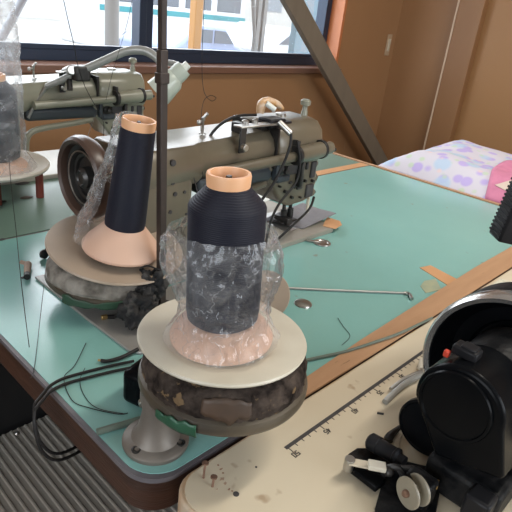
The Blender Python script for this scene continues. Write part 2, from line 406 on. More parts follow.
MB().bounds(yx-.055, yx+.055, 4.95, 5.05, -.7, 2.6).build('shaft', mat('yellow_orange_paint', (.22,.105,.025), .5), yp, bevel=.01)
MB().bounds(yx-.10, yx+.10, 4.9, 5.1, -.7, -.67).build('foot_plate', mat('galvanised_plate', (.5,.5,.5), .5), yp)
galv = mat('galvanised_steel', (.085,.083,.08), .5)
tx = py_(258, 20, 4.5).x
tp = thing('utility_pole', 'pale grey double pole with a diagonal strut, outside the right window pane', 'pole', (tx, 4.5, -.7))
MB().bounds(tx-.06, tx-.01, 4.45, 4.5, -.7, 2.8).build('shaft', galv, tp); MB().bounds(tx+.03, tx+.08, 4.45, 4.5, -.7, 2.8).build('shaft', galv, tp)
MB().tube([(tx-.35,4.47,2.2),(tx-.03,4.47,.7)], .022, sub=1).build('strut', galv, tp)
gx = py_(112, 20, 4.0).x
gp = thing('utility_pole', 'thick pale grey pole with a round clamp, outside the left window pane', 'pole', (gx, 4, -.7))
MB().cyl((gx,4,-.7),(gx,4,2.8), .055).build('shaft', galv, gp)
MB().cyl((gx,4,1.10),(gx,4,1.22), .085).build('clamp', mat('grey_clamp', (.05,.052,.056), .5), gp, bevel=.01)
bx = py_(318, 20, 3.0).x
tag(MB().bounds(bx-.25, bx+.9, 3.0, 3.06, -.7, 2.4).build('hoarding_panel', mat('light_blue_sheet', (.055,.095,.12), .6), bevel=.005),
    'pale blue sheet panel standing outside by the right end of the window', 'panel')
hb = thing('warehouse', 'pale long building far across the yard outside', 'building', (10, 30, -.7))
MB().bounds(-14, 40, 30, 38, -.7, 3.6).build('wall', mat('pale_render', (.28,.28,.27), .8), hb)
for k in range(10): MB().bounds(-10+4.6*k, -8+4.6*k, 29.95, 30.02, .9, 2.2).build('window', mat('pale_window', (.10,.12,.14), .4) if k == 0 else bpy.data.materials['pale_window'], hb)
MB().bounds(-14.3, 40.3, 29.7, 38.3, 3.6, 3.85).build('roof', mat('grey_roof', (.55,.55,.55), .7), hb)

# ------------------------------------------------------------------ tables
def slab(outline_fn, zt, th, top_mat, core_mat, band_mat, root, band=.006):
    MB().prism(outline_fn(0), zt-th, zt-.0015).build('tabletop', core_mat, root, bevel=.002)
    MB().prism(outline_fn(.0035), zt-.004, zt).build('laminate', top_mat, root)
    if band_mat: MB().prism(outline_fn(-.0008), zt-band, zt-.0008).build('edge_band', band_mat, root)
def legs(root, xs, ys, h, m=dsteel):
    for x in xs:
        for yy in ys: MB().bounds(x-.02, x+.02, yy-.02, yy+.02, 0, h).build('leg', m, root, bevel=.003)
X1 = 1.405
t1 = thing('sewing_table', 'teal-topped sewing table with worn brown edge and rounded front corner', 'table', (.8, .56, 0))
slab(lambda e: rrect(.214+e, X1-e, .281+e, .843-e, (.035,.002,.002,.002)), T, .042, teal, brown_core, grey_band, t1)
legs(t1, (.62, 1.33), (.36, .78), T-.042)
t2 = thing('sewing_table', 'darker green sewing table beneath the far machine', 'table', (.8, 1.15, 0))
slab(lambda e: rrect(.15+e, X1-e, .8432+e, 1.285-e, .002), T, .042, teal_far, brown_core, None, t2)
MB().bounds(.16, 1.39, .868, .880, .06, T-.042).build('under_table_shade', mat('void_shade_black', (.008,.008,.009), .8), t2)  # black sheet added to darken the shaded void under the tables
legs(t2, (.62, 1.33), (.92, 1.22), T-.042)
# tan edging along the front and right sides, brown tape over the seam
tag(MB().prism([(.385,.2755),(X1+.004,.2755),(X1+.004,.3175),(.95,.316),(.57,.304),(.43,.296),(.385,.293)], T-.0002, T+.0024).build('edging_strip', tan_edge),
    'tan wooden strip along the front right edge of the teal table', 'edging strip')
tag(MB().bounds(X1, X1+.012, .283, 1.285, T-.03, T+.003).build('edging_strip', tan_edge, bevel=.001),
    'thin tan lip along the far right edge of the teal table, by the quilt', 'edging strip')
tag(MB().bounds(.90, X1-.004, .843, .872, T, T+.0008).build('packing_tape', tape_m), 'brown tape strip over the table seam right of the sewing machine', 'tape')
a, b = pz(424,267), pz(462,288)
dv = (b-a).normalized(); nv = Vector((-dv.y, dv.x, 0))*.019
pts = [a-nv*.6, a+nv*.9, b+nv, b-nv]
tag(MB().prism([(v.x,v.y) for v in pts], T+.0002, T+.0009).build('packing_tape', tape_m), 'short brown tape scrap beside the tan strip on the teal table', 'tape')
c = pz(425,287); cyl = MB()
tag(MB().prism([(c.x-.02,c.y-.012),(c.x+.015,c.y-.022),(c.x+.045,c.y+.004),(c.x+.02,c.y+.012),(c.x-.005,c.y+.006)], T+.0001, T+.0006).build('peeled_patch', mat('yellowed_patch', (.36,.36,.22), .6, col2=(.25,.3,.22), scale=60)),
    'yellowish peeled patch on the teal table beside the tan strip', 'patch')

# white machine table with its printed scale
wt = thing('sewing_table', 'cream-topped machine table with a printed scale and worn rounded corner', 'table', (.9, -.1, 0))
slab(lambda e: rrect(.229+e, 1.385-e, -.45+e, .2745-e, (.01,.002,.002,.028)), T+.001, .045, cream_top, cream_side, None, wt)
legs(wt, (.40, 1.3), (-.36, .10), T-.044)
ZI = T+.0012
rs = MB().bounds(.345, .98, .2352, .2392, ZI-.0004, ZI+.0002).build('scale_line', ink, wt)
m = MB()
x = .3475
while x < .96:
    m.bounds(x-.0004, x+.0004, .2318 if (round((x-.3475)/.01) % 5) else .2295, .2352, ZI-.0004, ZI+.0002); x += .01
m.build('scale_ticks', ink, wt)
# digits as seven-segment-free strokes, upside down as printed
STK = {'0': [[(0,0),(1,0),(1,2),(0,2),(0,0)]], '5': [[(1,2),(0,2),(0,1.1),(.7,1.2),(1,.8),(1,.3),(.6,0),(0,.1)]], '4': [[(.8,0),(.8,2),(0,.6),(1.1,.6)]],
       '3': [[(0,2),(1,2),(.5,1.2),(1,.8),(1,.2),(.5,0),(0,.2)]], '2': [[(0,1.6),(.4,2),(1,1.7),(.9,1.1),(0,0),(1.1,0)]], '1': [[(.2,1.6),(.6,2),(.6,0)]]}
for k, n in enumerate(('50','45','40','35','30','25','20','15','10')):
    m = MB(); s = .0027; xc = .3475 + .05*k
    for j, ch in enumerate(n):
        for st in STK[ch]:
            for (ax,ay),(bx2,by2) in zip(st, st[1:]):
                f = lambda u, v: Vector((xc + .0034 - (j*1.6+u)*s, .2285 - v*s, ZI))
                # text runs towards -X and its top points towards -Y
                A, B = f(ax, ay), f(bx2, by2); d = (B-A); L = d.length
                if L < 1e-6: continue
                m.box((A+B)/2, (L+.0007, .0008, .0006), Matrix.Rotation(math.atan2(d.y,d.x),3,'Z'))
    m.build('scale_number', ink, wt)
# holes and marks of the cream top
c = pz(236,495); MB().cyl((c.x,c.y,T-.004),(c.x,c.y,T+.0014), .0028, seg=16).build('screw_hole', ink, wt)
c = pz(256,468); MB().cyl((c.x,c.y,T-.004),(c.x,c.y,T+.0014), .0011, seg=12).build('screw_hole', ink, wt)
m = MB()
for (u, v, s) in ((221,470,.003),(222,480,.0035),(225,484,.003),(229,490,.0025),(218,466,.002),(232,492,.0015),(217,490,.0015),(223,474,.002),(214,480,.0015)):
    c = pz(u,v); m.prism([(c.x+.55*s*(1+.5*math.sin(3*k+u))*math.cos(k*PI/4), c.y+.55*s*(.8+.4*math.cos(5*k+v))*math.sin(k*PI/4)) for k in range(8)], T+.0009, T+.0013)
m.build('rust_stain', rust, wt)
for (u, v, hh, lb) in ((203,479,.016,'rusty bent nail sticking up by the corner of the cream table, the taller one'), (212,488,.010,'rusty nail sticking up by the cream table corner, the shorter one')):
    c = pz(u,v); m = MB(); a = Vector((c.x,c.y,T-.004)); b = a + Vector((.002,.001,hh+.004)); m.cyl(a,b,.0011); m.cyl(b,b+Vector((.0002,.0001,.0014)),.0031)
    tag(m.build('nail', rust_metal), lb, 'nail')
for (u,v,s,lb) in ((380,415,.004,'dark splinter on the cream table below the scale'),):
    c = pz(u,v); tag(MB().box((c.x,c.y,T+.0022), (.007,.0014,.002), Matrix.Rotation(-.9,3,'Z')).build('splinter', ink), lb, 'splinter')

# ribbed board on a low stand, left of the table
m = MB(); x0, x1r, y1r = -.30, .55, .852; zb = T-.40
n = 60
prof = []
for k in range(n):
    xa = x0 + (x1r-x0)*k/n; w = (x1r-x0)/n
    prof += [(xa, zb-.0018), (xa+w*.55, zb-.0018), (xa+w*.68, zb), (xa+w*.88, zb)]
prof += [(x1r,zb-.0018),(x1r,zb-.03),(x0,zb-.03)]
Mx = Matrix(((1,0,0,0),(0,0,1,0),(0,1,0,0),(0,0,0,1)))
rb = thing('ribbed_board', 'ribbed grey metal board low beside the teal table', 'board', (.1,.5,0))
m.prism(prof[::-1], .22, y1r, Mx).build('ribbed_sheet', alu, rb)
for xa in (-.26,.50):
    for ya in (.26,.80): MB().bounds(xa-.015, xa+.015, ya-.015, ya+.015, 0, zb-.028).build('leg', dsteel, rb)
c = pz(17,433,-.40); MB().lathe([(0,.003),(.003,.0025),(.005,0),(.005,-.003)], frame((c.x,c.y,zb)), 16).build('screw', steel, rb)

# ------------------------------------------------------------------ sewing machines
def machine(root, P):
    # coordinates as on the near table
    y0 = .568
    MB().prism(rrect(.40,.868,y0,.75,.012), T, T+.010).build('bed', bedm, root, bevel=.0015)
    MB().prism(rrect(.755,.830,.60,.69,.004), T+.0095, T+.0115).build('slide_plate', steel, root, bevel=.0005)
    col = MB().bounds(.425,.520,.598,.735,T+.01,T+.16)
    co = col.build('column', P, root, bevel=.010, bseg=4)
    for (u,v,rr) in ((173,163,.0046),(175,194,.0034),(184.5,192,.0024),(172.5,183,.0032),(170,212,.003),(186,214,.002)):
        c = py_(u,v,.598); MB().cyl((c.x,.5965,c.z),(c.x,.602,c.z),rr,seg=16).build('hole', ink, co)
    def sec(x, zb, zt, yf, yb):
        h = zt-zb
        pts = [(yf+.010,zb),(yf+.001,zb+h*.22),(yf,zb+h*.55),(yf+.006,zb+h*.80),(yf+.018,zt),(yb-.014,zt),(yb,zt-h*.14),(yb+.004,zb+h*.4),(yb-.006,zb)]
        return [Vector((x,a,b+T)) for a,b in pts]
    MB().loft([sec(.425,.134,.190,.594,.728),sec(.530,.136,.1925,.596,.724),sec(.541,.137,.1925,.603,.722),sec(.65,.140,.199,.604,.712),sec(.72,.140,.203,.604,.712)]).build('arm', P, root, bevel=.0025)
    MB().bounds(.535,.71,.606,.70,T+.116,T+.142).build('under_arm_casting', bluecast, root, bevel=.008, bseg=3)
    MB().tube([(.532,.612,T+.012),(.533,.612,T+.07),(.545,.612,T+.092),(.575,.612,T+.100),(.64,.612,T+.106),(.69,.612,T+.112)], .0065).build('arch_rib', P, root)
    hd = MB().loft([[Vector((x,a,b+T)) for a,b in [(yf,.140),(yf,.176),(yf+.005,.196),(yf+.018,.210),(yf+.034,.2135),(.690,.2135),(.712,.200),(.718,.140)]] for x,yf in ((.700,.604),(.712,.598),(.815,.598),(.832,.606))]).build('head', P, root, bevel=.007, bseg=3)
    MB().bounds(.697,.701,.600,.712,T+.14,T+.208).build('seam', dsteel, hd)
    MB().bounds(.735,.742,.585,.60,T+.150,T+.188).build('rim_seam', dsteel, hd, bevel=.002)
    kb = MB(); kb.lathe([(.007,0),(.006,.010),(.0048,.012),(.0048,.020),(.0095,.022),(.0095,.029),(.006,.032),(0,.032)], frame((.826,.655,T+.2105)), 20); kb.build('pressure_knob', paint2, root)
    kb = MB(); kb.lathe([(.010,0),(.010,.004),(.004,.005),(0,.005)], frame((.775,.668,T+.213)), 20); kb.build('oil_cap', steel, root)
    MB().cyl((.545,.592,T+.1525),(.745,.590,T+.1605),.0085).build('rod_casing', P, root)
    MB().cyl((.738,.590,T+.1625),(.812,.588,T+.167),.0145,seg=28).build('rod_housing', P, root, bevel=.002)
    for xx_ in (.734,.775,.803): MB().cyl((xx_,.590,T+.1622+(xx_-.734)*.06),(xx_+.0075,.590,T+.1626+(xx_-.734)*.06),.0172 if xx_!=.775 else .0152,seg=28).build('collar', dsteel if xx_!=.775 else P, root, bevel=.001)
    MB().cyl((.810,.588,T+.167),(.832,.587,T+.168),.0115).build('end_cap', P, root, bevel=.0015)
    for (dy,dz) in ((.006,.006),(-.008,-.002),(.003,-.008)): MB().cyl((.831,.587+dy,T+.168+dz),(.836,.587+dy,T+.168+dz),.0032).build('end_screw', dsteel, root, bevel=.0005)
    # lower head: shaped face casting with slots
    poly = [(.690,.148),(.826,.148),(.828,.118),(.832,.098),(.826,.078),(.818,.066),(.800,.062),(.758,.060),(.738,.068),(.722,.088),(.706,.108),(.694,.120)]
    Mx2 = Matrix(((1,0,0,0),(0,0,1,0),(0,1,0,T),(0,0,0,1)))
    f1 = MB().prism(poly, .606, .690, Mx2).build('face_casting', P, root, bevel=.005, bseg=3)
    for (xa,xb,za,zb) in ((.772,.787,.090,.118),(.800,.822,.070,.096),(.735,.765,.122,.143),(.806,.820,.108,.140),(.748,.756,.104,.110),(.790,.797,.126,.14)):
        MB().bounds(xa,xb,.602,.608,T+za,T+zb).build('slot', ink, f1, bevel=.0025)
    for (xs,zs,rr) in ((.760,.078,.003),(.740,.092,.0035),(.792,.105,.003),(.722,.104,.002),(.785,.074,.002),(.815,.102,.003),(.762,.098,.003),(.715,.128,.004)):
        MB().cyl((xs,.600,T+zs),(xs,.608,T+zs),rr,seg=14).build('screw', dsteel, f1, bevel=.0005)
    for (xs,zs,ln,rr) in ((.822,.074,.014,.008),(.822,.104,.012,.010),(.818,.132,.010,.010)):
        MB().cyl((xs-.004,.617,T+zs),(xs+ln,.615,T+zs),rr).build('side_boss', P, root, bevel=.0015)
        MB().cyl((xs+ln-.003,.613,T+zs),(xs+ln+.003,.613,T+zs),rr*.5).build('boss_screw', dsteel, root, bevel=.0005)
    MB().lathe([(0,0),(.009,0),(.010,.004),(.005,.008),(.005,.014),(0,.015)], frame((.722,.604,T+.134),(0,-1,0)), 20).build('tension_dial', dsteel, root)
    MB().bounds(.700,.7085,.596,.61,T+.118,T+.150).build('link_lever', bluecast, root, bevel=.002)
    MB().bounds(.708,.742,.598,.61,T+.112,T+.126).build('guide_block', bluecast, root, bevel=.004)
    MB().bounds(.765,.772,.592,.607,T+.098,T+.150).build('take_up_lever', dsteel, root, bevel=.002)
    for xs in (.784,.803):
        MB().cyl((xs,.636,T+.012),(xs-.003,.636,T+.066),.0036).build('presser_bar' if xs<.79 else 'needle_bar', dsteel, root)
        MB().cyl((xs,.636,T+.020),(xs-.001,.636,T+.040),.0062).build('bar_clamp', dsteel, root, bevel=.001)
    ft = MB(); ft.bounds(.768,.812,.622,.648,T+.0150,T+.0195); ft.bounds(.772,.786,.614,.650,T+.0150,T+.028); ft.build('presser_foot', dsteel, root, bevel=.0015)
    MB().cyl((.824,.612,T+.034),(.822,.612,T+.066),.0030).build('knee_rod', cream_metal, root)
    # hand wheel (dish facing left) with shaft
    Mw = AX((.363,.66,T+.150)) @ Matrix.Scale(.965,4)
    hw = MB().lathe([(.050,.028),(.055,.026),(.0595,.018),(.060,.010),(.058,.003),(.0535,0),(.049,.003),(.047,.010),(.047,.020),(.050,.028)], Mw, 56).build('handwheel', wheel_rim, root)
    MB().lathe([(.048,.022),(.047,.012),(.041,.015),(.039,.010),(.036,.010),(.034,.016),(.030,.017),(.029,.021),(.016,.021),(.015,.010),(.010,.006),(.008,.008),(0,.008)], Mw, 48).build('wheel_disc', dsteel, hw)
    MB().lathe([(.0405,.0145),(.0385,.0088),(.0375,.0088),(.0355,.0145)], Mw, 48).build('polished_ring', steel, hw)
    MB().cyl((.385,.66,T+.150),(.43,.66,T+.150),.017,seg=28).build('shaft', steel, root, bevel=.001)
    # thread post on the deck
    tp = MB(); tp.lathe([(.006,0),(.0055,.002),(.0022,.003),(.0020,.020),(.0032,.022),(.0032,.026),(0,.027)], frame((.578,.655,T+.196)), 14)
    tp.cyl((.576,.655,T+.215),(.569,.653,T+.217),.0022); tp.ball((.568,.653,T+.2155),(.0036,.0036,.0042)); tp.cyl((.578,.655,T+.221),(.583,.651,T+.229),.0024)
    tp.build('thread_post', steel, root)
    # strap bracket hanging over the front of the arm
    MB().bounds(.607,.620,.5985,.6020,T+.176,T+.216).build('strap_bracket', dsteel, root, bevel=.001)
    MB().bounds(.608,.700,.5985,.618,T+.2145,T+.2175).build('bracket_plate', steel, root, bevel=.001)
    for bx_ in (.640,.690): MB().bounds(bx_-.006,bx_+.006,.625,.65,T+.198,T+.2146).build('bracket_stud', dsteel, root, bevel=.002)
    for (bx_,rr) in ((.634,.006),(.656,.005)): MB().lathe([(rr,0),(rr,.004),(rr*.4,.006),(0,.006)], frame((bx_,.618,T+.2175)), 16).build('thumb_nut', steel, root)
    MB().cyl((.6135,.590,T+.186),(.6135,.600,T+.186),.0055,seg=18).build('bracket_screw', steel, root, bevel=.001)
m1 = thing('sewing_machine', 'olive-grey long-arm sewing machine with brown-rimmed handwheel in the middle of the table', 'sewing machine', (.64,.66,T), 'olive-grey sewing machines')
machine(m1, paint)
m2 = m1.copy(); C.objects.link(m2); m2.location = (.64-.018, .66+.530, T)
m2['label'] = 'pale olive sewing machine on the far table below the window'
for ch in list(m1.children):
    d = ch.copy(); C.objects.link(d); d.parent = m2
    if ch.data.materials[0] is paint:
        d.data = ch.data.copy(); d.data.materials[0] = paint2
    for g in ch.children:
        e = g.copy(); C.objects.link(e); e.parent = d
        if g.data.materials[0] is paint: e.data = g.data.copy(); e.data.materials[0] = paint2

# clamp with a short light and its leads on top of the near machine
cl = thing('clip_light', 'black clamp with a silver light tube on the near sewing machine head', 'lamp', (.70,.63,T+.218))
c = py_(272,122,.622); MB().box(c,(.040,.030,.015)).build('clamp', black_pl, cl, bevel=.003)
MB().bounds(.675,.735,.606,.640,T+.2135,T+.2175).build('base_bar', black_pl, cl, bevel=.001)
a = py_(279,122,.600); b = py_(291,134,.578); MB().cyl(a,b,.0050,.0058).build('light_tube', steel, cl, bevel=.001)
MB().tube([b, py_(290,146,.575), py_(283,165,.575), py_(272,186,.575), py_(258,205,.565), py_(247,222,.560)], .0024).build('lead', rubber, cl)
wr = thing('taped_bulb', 'white tube wrapped in brown tape standing on the near machine head', 'bulb', (.70,.66,T+.213))
MB().tube([py_(260,113,.668), py_(262,104,.668), py_(269,101,.666)], [.007,.0085,.0075], seg=14).build('wrapped_tube', mat('amber_tape', (.50,.25,.07), .3, col2=(.72,.66,.58), scale=60, amt=.52), wr)
MB().tube([py_(268,101,.666), py_(277,104,.660), py_(283,109,.655)], [.0078,.0062,.003], seg=14).build('tube_end', bpy.data.materials['amber_tape'], wr)
MB().tube([py_(266,103,.660), py_(275,110,.650)], [.005,.005], sub=1, seg=14).build('bulb_neck', white_pl, wr, bevel=.001)
cb = MB().tube([pd(207,170,.89), pd(205,155,.875), pd(209,138,.87), pd(221,124,.88), pd(238,116,.90), pd(256,115,.93)], .0024)
tag(cb.build('cable', rubber), 'black cable arching over the arm of the near sewing machine', 'cable')
cb = MB().tube([py_(297,140,.585), py_(300,160,.575), py_(296,182,.575), py_(279,204,.57), py_(270,224,.562), pz(265,249,.004)], .0022)
tag(cb.build('cable', rubber), 'black cable hanging from the near machine head to the bed, the left one', 'cable')
cb = MB().tube([py_(314,197,.600), py_(309,209,.59), py_(292,226,.575), pz(267,249,.004)], .0024)
tag(cb.build('cable', rubber), 'black cable running from the needle area of the near machine to the bed edge', 'cable')

# bent-tube lamp of the far machine
lp = thing('work_lamp', 'grey tube lamp arching over the far machine with a white shade', 'lamp', (.70,1.17,T+.17))
D = 1.15
MB().tube([pd(28,118,D), pd(36,102,D), pd(47,86,D)], .0035, sub=3).build('rod', steel, lp)
MB().tube([pd(46,86.5,D), pd(64,79,D), pd(84,70,D), pd(108,59,D), pd(124,52,D), pd(138,50,D), pd(150,53,D), pd(162,63,D)], [.0055,.0075,.009,.0085,.0085,.009,.009,.008], seg=14).build('tube_arm', pipe_m, lp)
ck = pd(80,73,D); MB().box(ck,(.034,.03,.03)).build('clamp', dsteel, lp, bevel=.004)
MB().cyl(pd(66,72,D+.03), pd(72,70,D-.02), .010).build('clamp_knob', steel, lp, bevel=.002)
MB().tube([pd(69,78,D), pd(70,90,D)], .006, sub=1).build('clamp_strap', dsteel, lp)
a, b = pd(184,68,1.13), pd(158,93,1.14)
Ms = frame(a, b-a); L = (b-a).length
MB().lathe([(0,0),(.017,.0),(.019,.010),(.019,.024),(.025,.032),(.030,L),(.0285,L),(.023,.036),(0,.034)], Ms, 32).build('shade', mat('pale_green_grey_plastic', (.40,.44,.38), .3), lp)
MB().lathe([(.008,-.012),(.009,0),(0,0)], Ms, 20).build('cap', white_pl, lp)
MB().tube([pd(162,63,D), pd(172,63,1.14), a], .006, sub=3).build('shade_arm', pipe_m, lp)

# ------------------------------------------------------------------ things under / beside the machine
pl = MB().prism([(.312,.690),(.313,.55),(.316,.462),(.324,.448),(.345,.443),(.60,.462),(.60,.56),(.396,.562),(.396,.690)], T+.0, T+.004)
tag(pl.build('metal_plate', plate_m, bevel=.001), 'worn grey metal plate lying under the left thread stand', 'plate')
# cloth under the needle
m = MB(); N = 14; q0,q1,q2,q3 = pz(268,228,.016), pz(303,236,.016), pz(338,217,.016), pz(300,198,.016)
q0,q1,q2,q3 = pz(262,220,.013), pz(303,228,.013), pz(336,214,.020), pz(303,203,.016)
vs = []; fs = []
for i in range(N+1):
    for j in range(N+1):
        u, v = i/N, j/N
        q = (q0*(1-u)+q1*u)*(1-v) + (q3*(1-u)+q2*u)*v
        vs.append(q + Vector((0,0,.0012*math.sin(5*u+3*v))))
for i in range(N):
    for j in range(N): fs.append((i*(N+1)+j,(i+1)*(N+1)+j,(i+1)*(N+1)+j+1,i*(N+1)+j+1))
m._add(vs, fs); tag(m.build('cloth', greycloth, solid=.0012), 'small grey cloth under the presser foot of the near machine', 'cloth')
pts = [pz(322,231,.0), pz(334,234,.0), pz(341,230,.0), pz(339,226,0), pz(326,222,0)]
tag(MB().prism([(v.x,v.y) for v in pts], T+.0102, T+.0112).build('packing_tape', tape_m), 'orange-brown tape scrap under the grey cloth at the bed corner', 'tape')
# back light board behind the machine (thin white sheet on table)
pts = [pz(222,200), pz(262,208), pz(292,192), pz(262,178), pz(240,182)]
tag(MB().prism([(v.x,v.y) for v in pts], T+.0102, T+.0108).build('paper_sheet', white_pl), 'white sheet lying behind the near machine bed under the arm', 'paper')
# two metal discs
c = pz(303,304); tag(MB().lathe([(0,.004),(.008,.0038),(.0125,.002),(.0135,.0003),(0,.0003)], frame((c.x,c.y,T)), 32).build('metal_disc', steel), 'domed metal disc lying on the teal table near the front spool', 'metal disc')
c = pz(322,243.5); md = thing('metal_disc', 'flat slotted metal disc at the corner of the machine bed', 'metal disc', (c.x,c.y,T))
MB().lathe([(0,.0003),(.016,.0003),(.0165,.0015),(.016,.0025),(.0115,.0025),(.010,.0014),(.004,.0014),(0,.0014)], frame((c.x,c.y,T)), 32).build('disc', steel, md)
MB().box((c.x-.012,c.y+.012,T+.0035),(.026,.007,.002), Matrix.Rotation(2.4,3,'Z')).build('tab', steel, md, bevel=.0005)
# bent rod
m = MB().tube([pz(268,287,.0025), pz(330,290,.0025), pz(405,293,.0025)], .0018, sub=2)
rd = thing('bent_rod', 'thin grey metal rod with a hooked end on the teal table', 'rod', (pz(340,290).x, pz(340,290).y, T))
m.build('rod', pipe_m, rd); MB().tube([pz(404,293,.0025), pz(409,294,.003), pz(412,299,.003)], .0027, sub=3).build('hook', steel, rd)
m = MB().tube([pz(297,362,.003), pz(325,356,.003), pz(347,351,.004), pz(375,342,.005), pz(400,333,.0062), pz(432,318,.0055)], .0019)
tag(m.build('cord', stick_m), 'grey-green cord lying along the front edge of the teal table', 'cord')
m = MB(); a, b = pz(97,432,.0035), pz(190,405,.0035); m.tube([a, b], .0034, sub=1)
tag(m.build('green_rod', stick_m), 'grey-green rod under the front thread stand', 'rod')
# thread stands ------------------------------------------------------
def tilt_frame(c, ax): return frame(c, ax)
def ringprof(r0, lip=.003): return [(0,0),(r0-.004,0),(r0-.001,.0012),(r0,.003),(r0-.001,.0048),(r0-.004,.0052),(r0*.55,.0030),(0,.0030)]
Z1 = .112
c1 = Vector((.3045,.2975,T+Z1))
s1 = thing('thread_stand', 'front thread stand with cream tray over a grimy felt drum on a cast foot', 'thread stand', (.262,.318,T), 'cone thread stands')
MB().lathe(ringprof(.0765), frame(c1,(0.02,.01,1)), 72).build('tray', tray_m, s1)
cdm = c1 + Vector((.002,-.004,0))
def fz(a, rr, h):
    q = Vector((3*math.cos(a),3*math.sin(a),h*120)); return (rr*(1+.025*noise.noise(q)+.022*noise.noise(q*4)), h+.0015*noise.noise(Vector((9*math.cos(a),9*math.sin(a),rr*80))))
MB().lathe([(0,-.001),(.045,-.001),(.062,-.003),(.070,-.007),(.0735,-.012),(.0750,-.017),(.0755,-.022),(.0755,-.026),(.075,-.031),(0,-.031)], frame(cdm), 200, fz).build('felt_pad', felt, s1)
MB().lathe([(.0745,-.030),(.0775,-.032),(.0785,-.036),(.0785,-.040),(.0765,-.044),(.074,-.046),(.060,-.050),(.030,-.052),(0,-.052),(0,-.028),(.0745,-.028)], frame(cdm), 72).build('drum', drum_m, s1)
# torn label and green tape hug the drum side
def wrap(cc, a0, a1, f0, f1, rr, n=20, hrows=4, jag=0.0, seed=0):
    m = MB(); vs = []; fs = []
    for i in range(n+1):
        t = i/n; a = a0+(a1-a0)*t
        zb, zt = f0(t), f1(t)
        for j in range(hrows+1):
            h = zb+(zt-zb)*j/hrows; q = rr(h)+.0010*noise.noise(Vector((a*7,h*200,seed)))
            vs.append(cc+Vector((q*math.cos(a), q*math.sin(a), h)))
    for i in range(n):
        for j in range(hrows): k = hrows+1; fs.append((i*k+j,(i+1)*k+j,(i+1)*k+j+1,i*k+j+1))
    return m._add(vs, fs)
rad = lambda h: .0762 + .003*max(0,(-.010-h)/.02) if h > -.030 else .0800
mid = math.atan2(-cdm.y, -cdm.x)
n_ = lambda t, s, k: .004*noise.noise(Vector((t*6, s, k)))
rad2 = lambda h: .0700 + (.0740-.0700)*min(1,max(0,(-.008-h)/.016)) + .0035
wrap(cdm, mid-.20, mid+.34, lambda t: -.022-.006*math.sin(3*t)+n_(t,1,2)*1.2, lambda t: -.007-.008*abs(t-.45)+n_(t,2,2), rad2).build('torn_label', label_m, s1, solid=.0008)
wrap(cdm, mid-.72, mid-.22, lambda t: -.049+n_(t,1,5)*.5, lambda t: -.036+.003*t+n_(t,2,5)*.6, lambda h: .0800 if h>-.043 else .0800-(-.043-h)*.6).build('green_tape', green_tape, s1, solid=.0008)
# cast foot
fcx = Vector((.2540,.3235,T))
MB().lathe([(0,0),(.0305,0),(.0315,.002),(.0315,.005),(.030,.0068),(.023,.009),(.0195,.014),(.016,.024),(.0135,.040),(.016,.052),(.016,.062),(0,.062)], frame(fcx), 56).build('flange_foot', castm, s1)
for ang in (3.3, 5.2, .6):
    q = fcx + Vector((.0255*math.cos(ang), .0255*math.sin(ang), .0062)); MB().lathe([(.0042,.0012),(.0045,.0028),(.003,.0032),(.0026,.0018),(0,.0018)], frame(q), 18).build('bolt', dsteel, s1)

# left thread stand: tilted tray over a dusty pad
c2 = Vector((.3808,.5900,T+.0705)); ax2 = (RR*.11 - fw*.0 + Vector((0,0,1))); ax2 = (Vector((0,0,1)) + RR*.145 - Vector((fw.x,fw.y,0))*.13).normalized()
s2 = thing('thread_stand', 'left thread stand with tilted beige tray over a dusty pad and green tape', 'thread stand', (c2.x,c2.y,T+.004), 'cone thread stands')
F2 = frame(c2, ax2)
MB().lathe([(0,.001),(.085,.001),(.089,.002),(.0905,.004),(.089,.0062),(.084,.0062),(.055,.0035),(0,.0025)], F2, 80).build('tray', tray_dirty, s2)
F2b = frame(c2 + Vector((-.010,.000,-.007)), (.03,-.03,1))
MB().lathe([(0,0),(.05,0),(.066,-.002),(.073,-.006),(.078,-.011),(.080,-.016),(.081,-.020),(.080,-.025),(0,-.025)], F2b, 200, fz).build('dusty_pad', felt_grey, s2)
MB().lathe([(.079,-.024),(.0815,-.026),(.082,-.031),(.079,-.035),(.05,-.038),(0,-.038),(0,-.022)], F2b, 72).build('drum', drum_m, s2)
cc2 = F2b.translation; mid2 = math.atan2(-cc2.y, -cc2.x)
wrap(cc2, mid2-.75, mid2+.55, lambda t: -.037+n_(t,1,8), lambda t: -.026+.006*t-.004*math.sin(t*3)+n_(t,4,8)*1.5, lambda h: .0835).build('green_tape', green_dark, s2, solid=.0008)
MB().cyl((c2.x,c2.y,T+.0042),(c2.x,c2.y,T+.03),.015,seg=36).build('base', dsteel, s2)

# thread stand of the far machine
c3 = Vector((.395,1.035,T+.062))
s3 = thing('thread_stand', 'far thread stand with white tray on red-brown legs at the left edge', 'thread stand', (c3.x,c3.y,T), 'cone thread stands')
MB().lathe([(0,0),(.098,0),(.104,.002),(.106,.006),(.104,.010),(.098,.0105),(.06,.006),(0,.006)], frame(c3), 64).build('tray', tray_white, s3)
redm = mat('red_brown_painted_leg', (.16,.03,.02), .45)
for (u,v) in ((43,197),(-2,205),(20,182)):
    q = pz(u,v,0); q = Vector((min(q.x,c3.x+.078), q.y, T)); MB().cyl(q, q+Vector((0,0,.063)), .0075, seg=20).build('leg', redm, s3, bevel=.0015)

